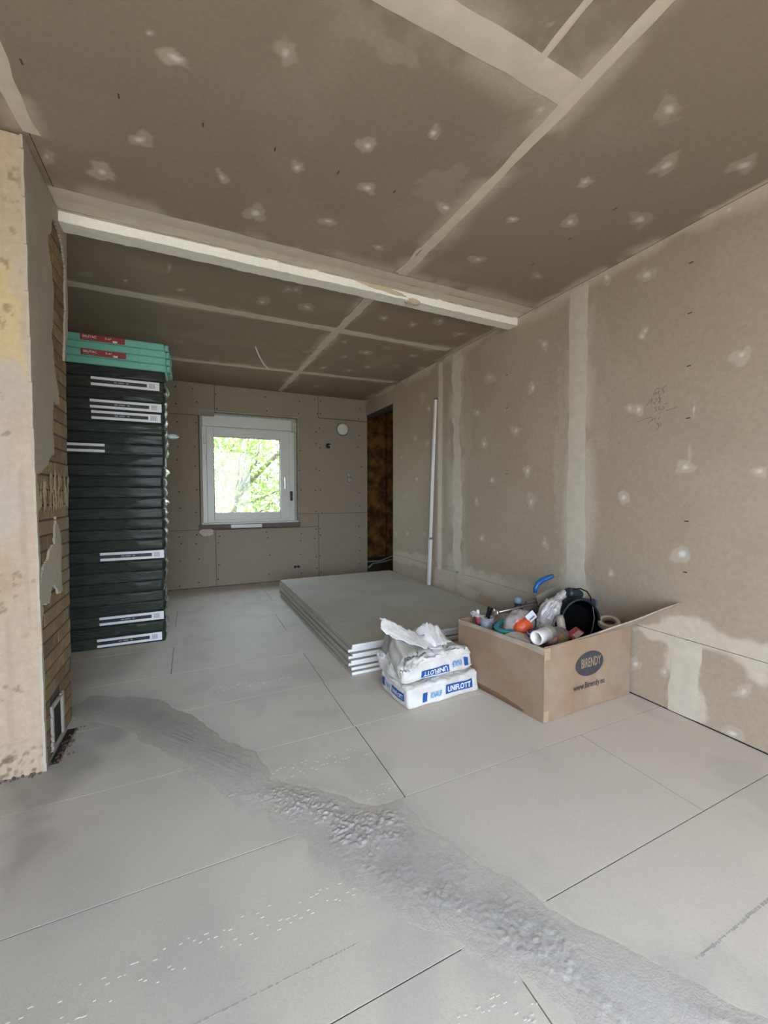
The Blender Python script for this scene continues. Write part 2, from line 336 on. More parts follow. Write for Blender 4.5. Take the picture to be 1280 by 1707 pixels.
WALL_SPOTS=[(1.977,1.993,-0.0400,-0.0130,-0.0010,-0.0340,0.60),(2.074,1.735,-0.0320,-0.0110,0.0080,-0.0370,0.75),(2.512,1.917,-0.0610,-0.0150,0.0000,-0.0450,0.45),(2.653,1.681,-0.0350,-0.0140,0.0150,-0.0240,0.60),(2.219,1.479,-0.0460,-0.0060,-0.0010,-0.0410,0.50),(2.561,1.430,-0.0350,-0.0040,0.0000,-0.0360,0.60),(2.106,1.194,-0.0320,-0.0020,-0.0010,-0.0400,0.60),(2.466,1.141,-0.0270,-0.0010,-0.0010,-0.0230,0.75),(2.064,0.992,-0.0420,0.0010,-0.0010,-0.0480,0.45),(1.946,0.723,-0.0250,0.0060,-0.0080,-0.0300,0.60),(2.579,0.693,-0.0360,0.0040,0.0000,-0.0330,0.50),(2.651,0.984,-0.0230,0.0000,-0.0010,-0.0380,0.40),(3.643,1.600,-0.0310,-0.0040,-0.0010,-0.0300,0.40),(3.409,1.520,-0.0320,-0.0070,0.0100,-0.0270,0.40),(3.943,1.431,-0.0280,-0.0020,0.0000,-0.0160,0.60),(3.604,1.194,-0.0300,-0.0010,0.0000,-0.0240,0.55),(3.832,1.031,-0.0390,0.0000,0.0000,-0.0510,0.30),(3.379,1.845,-0.0430,-0.0080,-0.0010,-0.0340,0.40),(4.071,0.597,-0.0300,0.0020,0.0000,-0.0270,0.40),(3.804,0.620,-0.0330,0.0030,0.0000,-0.0380,0.35),(3.448,0.633,-0.0340,0.0030,0.0000,-0.0350,0.30),(3.502,1.978,-0.0450,-0.0100,0.0000,-0.0580,0.30),(3.670,2.241,-0.0480,-0.0130,0.0000,-0.0480,0.30),(0.928,1.603,-0.0310,0.0120,-0.0140,-0.0320,0.70),(1.126,1.160,-0.0400,-0.0030,-0.0010,-0.0280,0.70),(0.858,1.127,-0.0290,-0.0050,0.0010,-0.0190,0.75),(1.415,1.026,-0.0300,0.0010,-0.0010,-0.0310,0.80),(1.130,0.754,-0.0380,0.0050,-0.0010,-0.0390,0.75),(1.397,1.481,-0.0290,-0.0050,-0.0010,-0.0270,0.65),(1.353,1.464,-0.0250,-0.0050,-0.0010,-0.0270,0.75),(1.482,0.605,-0.0200,0.0040,0.0000,-0.0260,0.70),(0.882,0.211,-0.0210,-0.0060,0.0140,-0.0400,0.50),(0.912,0.023,-0.0390,0.0040,0.0060,-0.0250,0.50),(1.331,0.165,-0.0310,0.0120,-0.0010,-0.0310,0.55),(1.192,0.173,-0.0220,0.0090,-0.0010,-0.0290,0.60),(1.341,1.827,-0.0180,-0.0060,-0.0010,-0.0150,0.60),(1.096,1.419,-0.0070,-0.0020,0.0020,-0.0450,0.40),(1.108,1.221,-0.0080,-0.0010,0.0000,-0.0430,0.45),(0.988,2.224,-0.0290,0.0010,-0.0110,-0.0280,0.60),(1.327,2.117,-0.0420,-0.0010,-0.0130,-0.0330,0.55),(1.550,2.213,-0.0350,-0.0220,0.0070,-0.0350,0.70),(1.329,1.847,-0.0140,-0.0110,0.0110,-0.0210,0.70),(2.483,2.220,-0.0670,-0.0230,-0.0020,-0.1340,0.20),(2.002,1.519,-0.1450,-0.0240,-0.0060,-0.3110,0.12),(1.829,1.271,-0.0530,-0.0040,-0.0090,-0.4420,0.30),(2.769,1.644,-0.0550,-0.0090,-0.0050,-0.4400,0.25),(1.568,1.448,-0.0440,-0.0070,-0.0050,-0.1990,0.20),(1.577,1.811,-0.0720,-0.0220,-0.0050,-0.1980,0.14),(3.551,2.355,-0.1400,-0.0040,-0.0440,-0.0530,0.30),(2.860,2.290,-0.1150,-0.0020,-0.0360,-0.0500,0.35),(2.483,2.255,-0.0810,-0.0010,-0.0250,-0.0400,0.35),(2.121,2.253,-0.0740,-0.0010,-0.0360,-0.0630,0.30),]
CEIL_MARKS=[(-0.177,1.524),(0.058,1.522),(0.290,1.519),(0.525,1.522),(-0.408,1.523),(0.761,1.523),(1.656,1.212),(1.653,1.439),(1.657,1.673)]
WALL_MARKS=[(1.124,1.619),(1.120,1.383),(1.114,0.912),(1.113,0.676),(1.127,2.078),(1.126,1.855),(2.312,1.654),(2.304,1.183),(2.316,1.888)]
PENCIL=[[(1.261,1.549),(1.270,1.544),(1.275,1.531),(1.275,1.523),(1.266,1.522),(1.262,1.528),(1.268,1.533)],[(1.249,1.546),(1.261,1.548)],[(1.256,1.537),(1.252,1.531),(1.257,1.527),(1.254,1.521)],[(1.238,1.542),(1.218,1.553)],[(1.237,1.542),(1.235,1.533),(1.228,1.527),(1.231,1.523),(1.236,1.523)],[(1.312,1.478),(1.303,1.486),(1.283,1.505),(1.292,1.478)],[(1.276,1.500),(1.262,1.503),(1.260,1.493),(1.277,1.479),(1.268,1.480)],[(1.246,1.521),(1.253,1.504),(1.244,1.499),(1.247,1.491),(1.254,1.481),(1.244,1.477),(1.246,1.490),(1.251,1.502)],[(1.261,1.459),(1.270,1.459),(1.270,1.454),(1.262,1.447),(1.264,1.440),(1.273,1.440)],[(1.255,1.456),(1.247,1.460),(1.253,1.445),(1.237,1.446)],[(1.236,1.458),(1.225,1.449),(1.229,1.444),(1.237,1.439)],[(1.246,1.428),(1.235,1.431)],[(1.224,1.466),(1.207,1.469)],[(1.220,1.434),(1.165,1.441)],[(1.356,1.403),(1.316,1.412),(1.285,1.414)],[(1.304,1.384),(1.295,1.394),(1.275,1.407),(1.284,1.392)],[(1.275,1.407),(1.265,1.409),(1.268,1.395)],[(1.252,1.402),(1.242,1.409),(1.252,1.400)],[(1.250,1.380),(1.259,1.380),(1.257,1.375),(1.250,1.376),(1.248,1.363),(1.251,1.353),(1.263,1.350)],[(1.244,1.384),(1.241,1.380),(1.241,1.368)],]
PLASTER_A=[(1.788,2.368),(2.403,2.629),(2.331,1.757),(2.272,1.632),(2.310,1.856),(2.315,2.043),(2.275,2.127),(2.224,2.162),(2.182,2.170),(2.132,2.165),(2.119,2.103),(2.070,2.056),(2.073,1.995),(2.115,1.951),(2.126,1.879),(2.118,1.780),(2.094,1.676),(2.119,1.587),(2.131,1.530),(2.182,1.425),(2.163,1.411),(2.091,1.435),(2.085,1.362),(2.080,1.200),(2.040,1.189),(1.992,1.151),(1.933,1.118),(1.836,1.109),(1.763,1.286)]
PLASTER_B=[(2.092,0.944),(2.154,0.857),(2.167,0.804),(2.134,0.720),(2.162,0.624),(2.093,0.639),(2.046,0.673),(1.999,0.659),(1.980,0.616),(1.870,0.632),(1.891,0.738),(1.980,0.803),(2.060,0.842)]
PLASTER_C=[(1.870,0.643),(1.923,0.619),(1.892,0.570),(1.866,0.578)]
SCRAPE=[(1.836,1.109),(2.102,1.170),(2.384,1.148),(2.367,0.950),(2.243,0.937),(1.854,0.935)]
PAINT_A=[(-0.628,1.817),(-0.552,1.816),(-0.543,1.660),(-0.535,1.542),(-0.523,1.421),(-0.550,1.475),(-0.582,1.475),(-0.647,1.408)]
PAINT_B=[(-0.645,1.447),(-0.582,1.465),(-0.528,1.421),(-0.522,1.173),(-0.522,0.960),(-0.542,0.875),(-0.609,0.836),(-0.670,0.881)]
STAIN_A=[(-0.670,0.881),(-0.558,0.876),(-0.545,0.789),(-0.585,0.640),(-0.683,0.610)]
SMEAR=[(-0.606,2.383),(-0.491,2.520),(-0.208,2.353),(0.010,2.064),(0.108,1.788),(0.213,1.673),(0.240,1.488),(0.351,1.402),(0.440,1.334),(0.529,1.224),(0.620,1.202),(0.653,1.044),(0.714,0.889),(0.795,0.738),(0.836,0.639),(0.889,0.558),(0.948,0.467),(1.005,0.370),(0.965,0.336),(0.664,0.477),(0.665,0.545),(0.626,0.618),(0.563,0.698),(0.518,0.774),(0.448,0.885),(0.361,0.997),(0.308,1.102),(0.312,1.179),(0.224,1.284),(0.209,1.360),(0.127,1.398),(0.003,1.599),(-0.059,1.759),(-0.197,1.932),(-0.304,2.103)]
RIDGE=[(0.095,1.458),(0.237,1.472),(0.364,1.369),(0.429,1.301),(0.560,1.195),(0.631,1.079),(0.542,1.071),(0.378,1.148),(0.266,1.304),(0.184,1.386)]
DUST=[(-0.662,1.948),(-0.521,1.881),(-0.532,2.472),(-0.250,2.245),(-0.294,2.024),(-0.423,2.038),(-0.392,1.785),(-0.417,1.669),(-0.425,1.514),(-0.437,1.411),(-0.434,1.317),(-0.437,1.253)]
WPOLY_A=[(1.361,0.353),(1.247,0.411),(1.079,0.472),(0.979,0.431),(0.883,0.446),(0.796,0.454),(0.790,0.283),(0.858,0.296),(0.921,0.323),(0.976,0.342),(1.039,0.333),(1.045,0.317),(1.034,0.184),(1.021,0.053),(1.036,-0.016),(1.165,-0.018),(1.162,0.100),(1.179,0.211),(1.166,0.318),(1.216,0.339),(1.361,0.316)]
WPOLY_B=[(2.879,0.418),(2.713,0.444),(2.598,0.415),(2.354,0.435),(2.187,0.406),(1.980,0.443),(1.813,0.525),(1.771,0.650),(1.707,0.659),(1.601,0.467),(1.743,0.363),(1.977,0.285),(2.319,0.242),(2.487,0.272),(2.835,0.287),(2.949,0.301)]
WPOLY_C=[(4.146,0.399),(3.857,0.409),(3.368,0.444),(3.292,0.426),(3.291,0.323),(4.146,0.276)]
WPOLY_D=[(3.270,0.327),(3.061,0.389),(2.879,0.418),(2.904,0.310),(2.595,0.272),(2.671,0.182),(2.921,0.228),(3.269,0.202)]

# ------------------------------------------------------------------ the setting: colours of board and filler
BOARD = np.array((.342, .278, .205)); FILL = np.array((.62, .55, .44)); FLOORC = np.array((.62, .555, .465))

def strip(name, p0, p1, width, place, parent, seed, lift, edge=.006, m='filler', fine=.02):
    """filled joint: a thin proud band with uneven edges from p0 to p1 in the plane's own coordinates"""
    p0, p1 = np.array(p0), np.array(p1); L = np.linalg.norm(p1-p0); t = (p1-p0)/L; n = np.array((-t[1], t[0]))
    us = np.linspace(0, L, int(L/fine)+2); vs = np.linspace(-1, 1, 5)
    def pl(U, V):
        wob = edge*2*(fbm(U*9+seed, V*0+np.sign(V)*3.3, 0, seed, 3)-.5)*np.abs(V)*np.sign(V) + edge*1.2*(fbm(U*2+seed*3, V*0+np.sign(V)*7, 0, seed+3, 2)-.5)*np.sign(V)
        off = V*width/2+wob
        A = p0[0]+t[0]*U+n[0]*off; B = p0[1]+t[1]*U+n[1]*off
        return place(A, B, lift*(1-.75*np.abs(V)**3))
    return grid(name, us, vs, pl, M[m], parent, smooth=True)

# ---- floor
floor = link('floor', boxes_mesh('floor', [(XL-.1, 4.3, YF-.1, 6.35, -.09, -.003)]), M['backing']); tag(floor, kind='structure')
def floor_col(X, Y):
    c = const(FLOORC, X.shape)*(1+.10*(fbm(X*2.2, Y*2.2, 0, 40, 4)-.5)+.05*(fbm(X*9, Y*9, 0, 41, 3)-.5))[..., None]
    d = polymask(DUST, X, Y, .06, .12, 6, 44)
    c = mixc(c, (.20, .175, .145), np.clip(.85*d*(.5+.7*fbm(X*7, Y*7, 0, 45, 3)), 0, 1))
    near = np.clip(polysd(SMEAR, X, Y), -.5, 0)
    halo = np.exp(near/.05)*(polysd(SMEAR, X, Y) < 0)*sstep(.3, .6, fbm(X*8, Y*8, 0, 46, 3))
    c = mixc(c, (.37, .36, .335), .45*halo)
    side = sstep(.45, -.4, X)*sstep(3.0, 2.1, Y)*.42       # floor unevenly darker towards the chimney side
    c = mixc(c, (.34, .31, .265), side*fbm(X*3, Y*3, 0, 47, 3)*1.6)
    sm = fbm(X*5+8, Y*5, 0, 48, 4)
    c = mixc(c, (.40, .375, .335), .28*sstep(.58, .75, sm))
    return c
rows = [-1.3, -.68, -.212, .26, .733, 1.205, 1.68, 2.152, 2.625, 3.1, 3.57, 4.04, 4.51, 4.95]
joints = {3: [-.9, .62], 4: [-.62, 1.5], 5: [-.9, .645], 6: [-.95, .64], 7: [-.92, .645], 8: [-.125, 1.36], 9: [-.9, .64], 10: [-.13, 1.38]}
for i in range(len(rows)-1):
    xs = [XL]+joints.get(i, [-.8, .7])+[XR-.0005]
    for k in range(len(xs)-1):
        g = .0021 if i in (4, 5) else .0016
        grid('floor_panel', axis(xs[k]+g, xs[k+1]-g, .013, -.8, XR), axis(rows[i]+g, rows[i+1]-g, .013, .25, 4.95),
             lambda U, V: (U, V, 0*U), M['floorboard'], floor, floor_col, skirt=(0, 0, -.003))
# embossed make-up marks in the boards: rows of little raised dashes
rm = np.random.default_rng(3); bx_ = []
for y0, xa, xb, n in [(.985, -.45, .5, 90), (.60, .05, .62, 80), (1.50, .05, .62, 60), (1.275, .35, .66, 22), (2.31, .02, .6, 44)]:
    for k in range(n):
        x = xa+(xb-xa)*(k+rm.random()*.6)/n; y = y0+rm.choice([-.028, -.014, .016, .03])+.003*rm.standard_normal()
        if polysd(SMEAR, np.array([x]), np.array([y]))[0] > -.01: continue
        l = rm.uniform(.004, .010); bx_.append((x, x+l, y, y+.003, -.001, .0006))
o = link('embossed_marks', boxes_mesh('embossed_marks', bx_), mat('embossed_mark', (.62, .58, .51), .6, .05), floor); tag(o, kind='stuff')
# long scratches and dark rubbed line across the boards
bx_ = []
for (x0, x1, y, wd, n) in [(-.42, .33, .845, .005, 110), (.99, 1.35, .493, .008, 60)]:
    for k in range(n):
        x = x0+(x1-x0)*(k+rm.random())/n; bx_.append((x, x+rm.uniform(.004, .012), y-wd*.5*rm.random(), y+wd*.5*rm.random()+.0006, -.001, .0001+.0003*rm.random()))
o = link('rubbed_marks', boxes_mesh('rubbed_marks', bx_), mat('grey_rub', (.40, .37, .32), .8), floor); tag(o, kind='stuff')
# dried levelling filler trowelled across the floor
def smear_h(X, Y):
    sd = polysd(SMEAR, X, Y)+.07*(fbm(X*7, Y*7, 0, 60, 4)-.5)
    core = sstep(.0, .09, sd)
    rg = polymask(RIDGE, X, Y, .03, .06, 12, 61)
    u = (X*.62-Y*.78); v = (X*.78+Y*.62)
    ridged = 1-np.abs(2*fbm(X*60, Y*60, 0, 62, 4)-1)
    crumb = sstep(.45, .85, fbm(X*120, Y*120, 0, 63, 2))
    patch = sstep(.42, .62, fbm(X*6, Y*6, 0, 67, 3))
    trowel = fbm(u*8, v*120, 0, 64, 2)
    low = sstep(1.15, .6, Y); up = sstep(1.25, 1.6, Y)
    h = .0006+core*(.0008+.0024*ridged*np.clip(.25+.9*patch*low+rg*.7, 0, 1.4)+.0022*crumb*np.clip(rg+.6*patch*(1-up), 0, 1)+.0030*trowel*np.clip(up+.35*low*(1-patch), 0, 1)*patch)+.0020*rg*ridged*crumb
    return h, sd
def smear_place(U, V):
    h, sd = smear_h(U, V); return U, V, np.where(sd > .012, h, -.001+(.001+h)*np.clip((sd+.02)/.032, 0, 1))
def smear_col(X, Y):
    h, sd = smear_h(X, Y)
    c = const((.455, .430, .39), X.shape)*(1+.45*(fbm(X*6, Y*6, 0, 66, 4)-.5))[..., None]
    c = mixc(c, (.58, .54, .48), .35*sstep(.0035, .0075, h))  # raised crumbs lightened in the colour, a painted highlight
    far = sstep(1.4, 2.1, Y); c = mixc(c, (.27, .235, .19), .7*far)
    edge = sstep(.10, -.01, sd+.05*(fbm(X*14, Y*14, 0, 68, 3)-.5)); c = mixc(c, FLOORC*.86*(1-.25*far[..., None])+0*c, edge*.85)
    return c
sd_keep = lambda U, V: (polysd(SMEAR, U, V)+.07*(fbm(U*7, V*7, 0, 60, 4)-.5)) > -.015
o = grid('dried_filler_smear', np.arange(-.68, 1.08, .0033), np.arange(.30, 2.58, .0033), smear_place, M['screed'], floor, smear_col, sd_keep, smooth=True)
tag(o, kind='stuff')

# ---- ceiling
ceiling = link('ceiling', boxes_mesh('ceiling', [(XL-.1, XR+.14, YF-.2, YB+.3, H+.012, H+.12)]), M['backing']); tag(ceiling, kind='structure')
CJ = [((1.081, YF), (1.081, 2.06)), ((-.47, .93), (1.08, .935)), ((.905, YF), (.905, .93)), ((-.47, YF), (-.475, 1.82)),
      ((1.02, 2.3), (.965, YB)), ((XL, 2.96), (XR, 2.95)), ((XL, 4.24), (XR, 4.04)), ((XL, 2.08), (XR, 2.08))]
def segd(p, q, X, Y):
    ex, ey = q[0]-p[0], q[1]-p[1]; t = np.clip(((X-p[0])*ex+(Y-p[1])*ey)/(ex*ex+ey*ey), 0, 1)
    return np.hypot(X-p[0]-t*ex, Y-p[1]-t*ey)
def ceil_col(X, Y):
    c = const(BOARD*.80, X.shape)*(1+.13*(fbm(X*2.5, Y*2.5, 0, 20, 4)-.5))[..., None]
    c = c*(1+np.array((.03, -.01, -.04))*(fbm(X*1.3, Y*1.3, 0, 27, 2)-.5)[..., None])
    m, core = spots_mask(CEIL_SPOTS, X, Y, 21)
    n1 = fbm(X*7, Y*7, 0, 22, 4); n2 = fbm(X*2.1, Y*2.1, 0, 23, 3)
    for k, (p, q) in enumerate(CJ):
        d = segd(p, q, X, Y)
        reach = .05+.20*np.clip(n2-.28, 0, 1)
        m = np.maximum(m, .5*sstep(reach, reach*.15, d)*sstep(.30, .62, n1))
    dw = XR-X
    m = np.maximum(m, .7*sstep(.09*n1*1.6, .0, dw)*sstep(.35, .6, fbm(Y*6, X*2, 0, 25, 3)))
    m = np.maximum(m, .10*sstep(.5, .8, fbm(X*3.1, Y*3.1, 0, 29, 4)))
    return mixc(mixc(c, FILL, np.clip(m, 0, 1)), (.76, .72, .65), .9*core)
def ceil_panel(x0, x1, y0, y1):
    g = .0015
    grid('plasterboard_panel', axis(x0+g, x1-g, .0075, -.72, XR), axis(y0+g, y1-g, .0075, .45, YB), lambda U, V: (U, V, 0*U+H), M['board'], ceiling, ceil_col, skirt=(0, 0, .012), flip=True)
for a in [(-.47, 1.081, .935, 2.215), (1.081, XR, YF, 2.215), (.905, 1.081, YF, .935), (-.47, .905, YF, .935), (XL, -.47, YF, 2.215),
          (XL, .99, 2.295, 2.955), (.99, XR, 2.295, 2.955), (XL, .99, 2.955, 4.14), (.99, XR, 2.955, 4.14), (XL, .99, 4.14, YB), (.99, XR, 4.14, YB)]:
    ceil_panel(*a)
cp = lambda A, B, l: (A, B, H-.0004-l)
for k, (p, q, wd, ed) in enumerate([((1.081, YF), (1.081, 2.06), .046, .008), ((-.47, .915), (1.06, .93), .085, .008), ((.905, YF), (.907, .90), .02, .004), ((-.455, YF), (-.465, 1.80), .055, .02),
          ((1.055, 2.05), (1.065, 1.55), .035, .02), ((1.02, 2.3), (.965, YB-.01), .055, .01), ((XL, 2.965), (1.98, 2.945), .075, .012), ((-1.0, 4.24), (2.0, 4.03), .07, .010), ((1.045, 2.3), (1.02, 2.7), .05, .02), ((-.49, 2.105), (XR-.005, 2.10), .075, .006), ((-.49, 2.175), (XR-.005, 2.175), .07, .005)]):
    strip('joint_strip', p, q, wd, cp, ceiling, 100+k, .0014, ed)
o = link('pencil_marks', boxes_mesh('pencil_marks', [(x-.0025, x+.0025, y-.009, y+.009, H-.0005, H+.001) for x, y in CEIL_MARKS]), mat('pencil', (.06, .055, .05), .9), ceiling)
tag(o, kind='stuff')

# ---- right wall with door opening at its far end
DY = 4.147; DZ = 2.05
wall_r = link('wall_right', boxes_mesh('wall_right', [(XR+.008, XR+.14, YF-.2, DY, 0, H+.02), (XR+.008, XR+.14, DY, YB+.3, DZ, H+.02)]), M['backing']); tag(wall_r, kind='structure')
def wall_col(Y, Z):
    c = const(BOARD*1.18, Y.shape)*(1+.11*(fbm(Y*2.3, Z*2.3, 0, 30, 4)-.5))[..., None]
    c = c*(1+np.array((.03, -.01, -.05))*(fbm(Y*1.2, Z*1.2, 0, 37, 2)-.5)[..., None])
    m, core = spots_mask(WALL_SPOTS, Y, Z, 31)
    n1 = fbm(Y*8, Z*5, 0, 32, 4)
    for P_, f, s in ((WPOLY_A, .014, .94), (WPOLY_B, .04, .78), (WPOLY_C, .02, .5), (WPOLY_D, .03, .6)):
        m = np.maximum(m, s*polymask(P_, Y, Z, f, .04, 12, 33)*(.75+.35*n1))
    for yc, r, s in ((1.70, .13, .6), (2.93, .17, .55), (3.18, .08, .3)):
        d = np.abs(Y-yc); rr = r*(.5+1.0*fbm(Z*2.2, Y*0+yc, 0, 34, 3))
        m = np.maximum(m, s*sstep(rr, rr*.35, d)*sstep(.25, .6, n1)*(Z > .4))
    dz = H-Z
    m = np.maximum(m, .75*sstep(.10*fbm(Y*5, Z*0, 0, 35, 3)*1.7, .0, dz)*sstep(.4, .55, fbm(Y*4, Z*3, 0, 36, 3)))
    m = np.maximum(m, .08*sstep(.5, .8, fbm(Y*3.1, Z*3.1, 0, 39, 4)))
    return mixc(mixc(c, FILL, np.clip(m, 0, 1)), (.76, .72, .65), .9*core)
def wall_panel(y0, y1, z0, z1):
    g = .0014
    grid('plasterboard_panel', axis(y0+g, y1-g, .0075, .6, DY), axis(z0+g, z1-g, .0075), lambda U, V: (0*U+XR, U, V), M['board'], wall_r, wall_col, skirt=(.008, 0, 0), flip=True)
HS = .365
for a in [(YF, 1.70, HS, H), (1.70, 2.93, HS, H), (2.93, 3.185, HS, H), (3.185, DY, HS, H), (DY, YB, DZ, H), (YF, 1.10, .004, HS), (1.10, 2.93, .004, HS), (2.93, DY, .004, HS)]:
    wall_panel(*a)
wp = lambda A, B, l: (XR-.0004-l, A, B)
for k, (p, q, wd, ed) in enumerate([((1.705, .40), (1.72, H-.02), .125, .012), ((2.915, .36), (2.93, H-.02), .125, .05), ((3.18, .34), (3.18, H-.03), .07, .004), ((1.10, .004), (1.105, .36), .13, .02)]):
    strip('joint_strip', p, q, wd, wp, wall_r, 130+k, .0016, ed)
segs = []
for s in PENCIL:
    for (a, b), (c, d) in zip(s[:-1], s[1:]):
        L = math.hypot(c-a, d-b)+1e-6; nx, nz = -(d-b)/L*.0011, (c-a)/L*.0011
        segs.append([(XR-.0006, a-nx, b-nz), (XR-.0006, c-nx, d-nz), (XR-.0006, c+nx, d+nz), (XR-.0006, a+nx, b+nz)])
V = np.array(segs).reshape(-1, 3); F = np.arange(len(V)).reshape(-1, 4)
o = link('pencil_writing', mesh_np('pencil_writing', V, F), mat('soft_pencil', (.13, .115, .09), .9), wall_r); tag(o, 'handwritten pencil figures in a column', kind='stuff')
o = link('pencil_marks', boxes_mesh('pencil_marks', [(XR-.0006, XR+.001, y-.009, y+.009, z-.0022, z+.0022) for y, z in WALL_MARKS]), M['nearblack'], wall_r); tag(o, kind='stuff')

# ---- back wall with window opening
WX0, WX1, WZ0, WZ1 = .095, 1.187, .70, 1.967
wall_b = link('wall_back', boxes_mesh('wall_back', [(XL-.1, WX0, YB+.012, YB+.3, 0, H+.02), (WX1, 2.078, YB+.012, YB+.3, 0, H+.02), (WX0, WX1, YB+.012, YB+.3, 0, WZ0), (WX0, WX1, YB+.012, YB+.3, WZ1, H+.02)]), M['backing']); tag(wall_b, kind='structure')
def back_col(X, Z):
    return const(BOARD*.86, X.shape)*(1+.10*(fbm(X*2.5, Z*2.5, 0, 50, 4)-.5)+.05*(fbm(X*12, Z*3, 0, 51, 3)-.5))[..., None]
def back_panel(rects):
    for x0, x1, z0, z1 in rects:
        g = .0028
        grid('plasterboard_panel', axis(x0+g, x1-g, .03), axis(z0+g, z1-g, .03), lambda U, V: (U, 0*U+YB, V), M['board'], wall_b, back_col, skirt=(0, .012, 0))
back_panel([(XL, .085, .645, 1.9), (XL, .24, .004, .645), (XL, .254, 1.9, H), (.254, 1.43, 1.967, H), (1.43, 2.085, 1.98, H), (1.187, 2.085, .80, 1.975), (1.425, 2.085, .004, .80), (1.187, 1.425, .64, .80), (.24, 1.425, .004, .64)])
scr = []
rs = np.random.default_rng(5)
for x in (-.12, .06, .27, .80, 1.2, 1.40, 1.45, 1.97): 
    for z in (.08, .3, .5, .6, .84, 1.1, 1.36, 1.6, 1.85, 2.02, 2.17):
        if WX0-.02 < x < WX1+.01 and .68 < z < 1.99: continue
        scr.append((x+rs.normal(0, .012), z+rs.normal(0, .03)))
bm = bmesh.new()
for x, z in scr:
    r = bmesh.ops.create_circle(bm, cap_ends=True, segments=8, radius=.008)
    bmesh.ops.rotate(bm, verts=r['verts'], cent=(0, 0, 0), matrix=Matrix.Rotation(math.radians(90), 3, 'X')); bmesh.ops.translate(bm, verts=r['verts'], vec=(x, YB-.0006, z))
me = bpy.data.meshes.new('screw_heads'); bm.to_mesh(me); bm.free()
tag(link('screw_heads', me, mat('screw_black', (.03, .027, .025), .7), wall_b), kind='stuff')
# reveal linings of the window opening
for nm, b in (('reveal', (WX1-.012, WX1, YB-.001, YB+.14, WZ0, WZ1)), ('reveal', (WX0, WX0+.012, YB-.001, YB+.14, WZ0, WZ1)), ('reveal', (WX0+.012, WX1-.012, YB-.001, YB+.14, WZ1-.014, WZ1))):
    link(nm, boxes_mesh(nm, [b], .002), M['wallplain'], wall_b)
link('broken_plaster', blob_mesh('broken_plaster', .075, .006, .05, .35, 2.2, 9, 3), mat('chipped_plaster', (.5, .42, .36), .9, .2, 30, .3), wall_b, (.145, YB-.002, .615))

# ---- left wall, front wall with the terrace opening, neighbouring hall
wl2 = link('rear_bounce_block', boxes_mesh('rear_bounce_block', [(XL, -1.62, 2.37, YB, 0, H)]), M['walldark']); tag(wl2, kind='structure')  # added unseen dark block, keeps bounced light out of the rear room
wl = link('wall_left', boxes_mesh('wall_left', [(XL-.2, XL, YF-.2, YB+.3, -.05, H+.05)]), M['walldark']); tag(wl, kind='structure')
wf = link('wall_front', boxes_mesh('wall_front', [(XL-.2, WIN2[0], YF-.2, YF, -.05, H+.05), (WIN2[1], XR+.14, YF-.2, YF, -.05, H+.05), (WIN2[0], WIN2[1], YF-.2, YF, WIN2[3], H+.05)]), M['wallplain']); tag(wf, kind='structure')
wh = link('wall_hall', boxes_mesh('wall_hall', [(2.55, 2.83, 6.2, 6.3, 0, 2.4), (2.97, 4.2, 6.2, 6.3, 0, 2.4), (4.2, 4.3, 3.0, 6.3, 0, 2.4), (2.2, 4.3, 3.0, 3.1, 0, 2.4), (2.0, 2.55, 6.2, 6.3, 0, 2.4), (2.83, 2.97, 6.28, 6.3, 0, 2.4), (1.9, 2.02, YB+.3, 6.3, 0, 2.4)]), M['rust']); tag(wh, kind='structure')
ch = link('ceiling_hall', boxes_mesh('ceiling_hall', [(1.9, 4.3, 5.25, 6.3, 2.4, 2.5), (2.2, 4.3, 3.0, 5.25, 2.4, 2.5)]), M['backing']); tag(ch, kind='structure')
fh = link('floor_hall', boxes_mesh('floor_hall', [(2.075, 4.2, 3.1, 6.2, -.012, .0)]), mat('dusty_hall_floor', (.17, .115, .07), .9, .3, 8)); tag(fh, kind='structure')

# ---- beam under the ceiling
BY0, BY1, BZ = 2.215, 2.298, 2.200
beam = empty('ceiling_beam', (0, 2.25, BZ)); tag(beam, 'white rough rendered beam crossing the ceiling from chimney to wall', 'beam', kind='structure')
def beam_part(name, x0, x1, y0, y1, z0, z1, m, rough, seed):
    xs = axis(x0, x1, .010); per = []
    n = 7
    for a, b in (((y0, z1), (y0, z0)), ((y0, z0), (y1, z0)), ((y1, z0), (y1, z1))):
        for k in range(n): per.append((a[0]+(b[0]-a[0])*k/n, a[1]+(b[1]-a[1])*k/n))
    per.append((y1, z1)); per = np.array(per)
    U, K = np.meshgrid(xs, np.arange(len(per)), indexing='ij')
    Y = per[K, 0]; Z = per[K, 1]
    Y = Y+rough*(fbm(U*40, Y*60, Z*60, seed, 3)-.5)+.006*(fbm(U*3, Z*0, 0, seed+4, 2)-.5)
    Z = Z+rough*(fbm(U*40, Y*60+9, Z*60, seed+1, 3)-.5)+.008*(fbm(U*2.5, Y*0, 0, seed+5, 2)-.5)
    P = np.stack([U, Y-2.25, Z-BZ], -1).reshape(-1, 3); idx = np.arange(U.size).reshape(U.shape)
    F = np.stack([idx[:-1, :-1], idx[:-1, 1:], idx[1:, 1:], idx[1:, :-1]], -1).reshape(-1, 4)
    return link(name, mesh_np(name, P, F, None, None, False), m, beam)
beam_part('rendered_beam', -.515, XR, BY0, BY1, BZ, H+.012, M['render'], .005, 70)
link('filler_patch', blob_mesh('filler_patch', .165, .006, .015, .3, 2.4, 12, 4), M['renderpatch'], beam, (1.03, BY0-2.25, .034), (0, math.radians(5), 0))
link('filler_patch', blob_mesh('filler_patch', .05, .02, .018, .35, 2.4, 13, 4), M['renderpatch'], beam, (1.235, BY0-2.25+.012, .004))
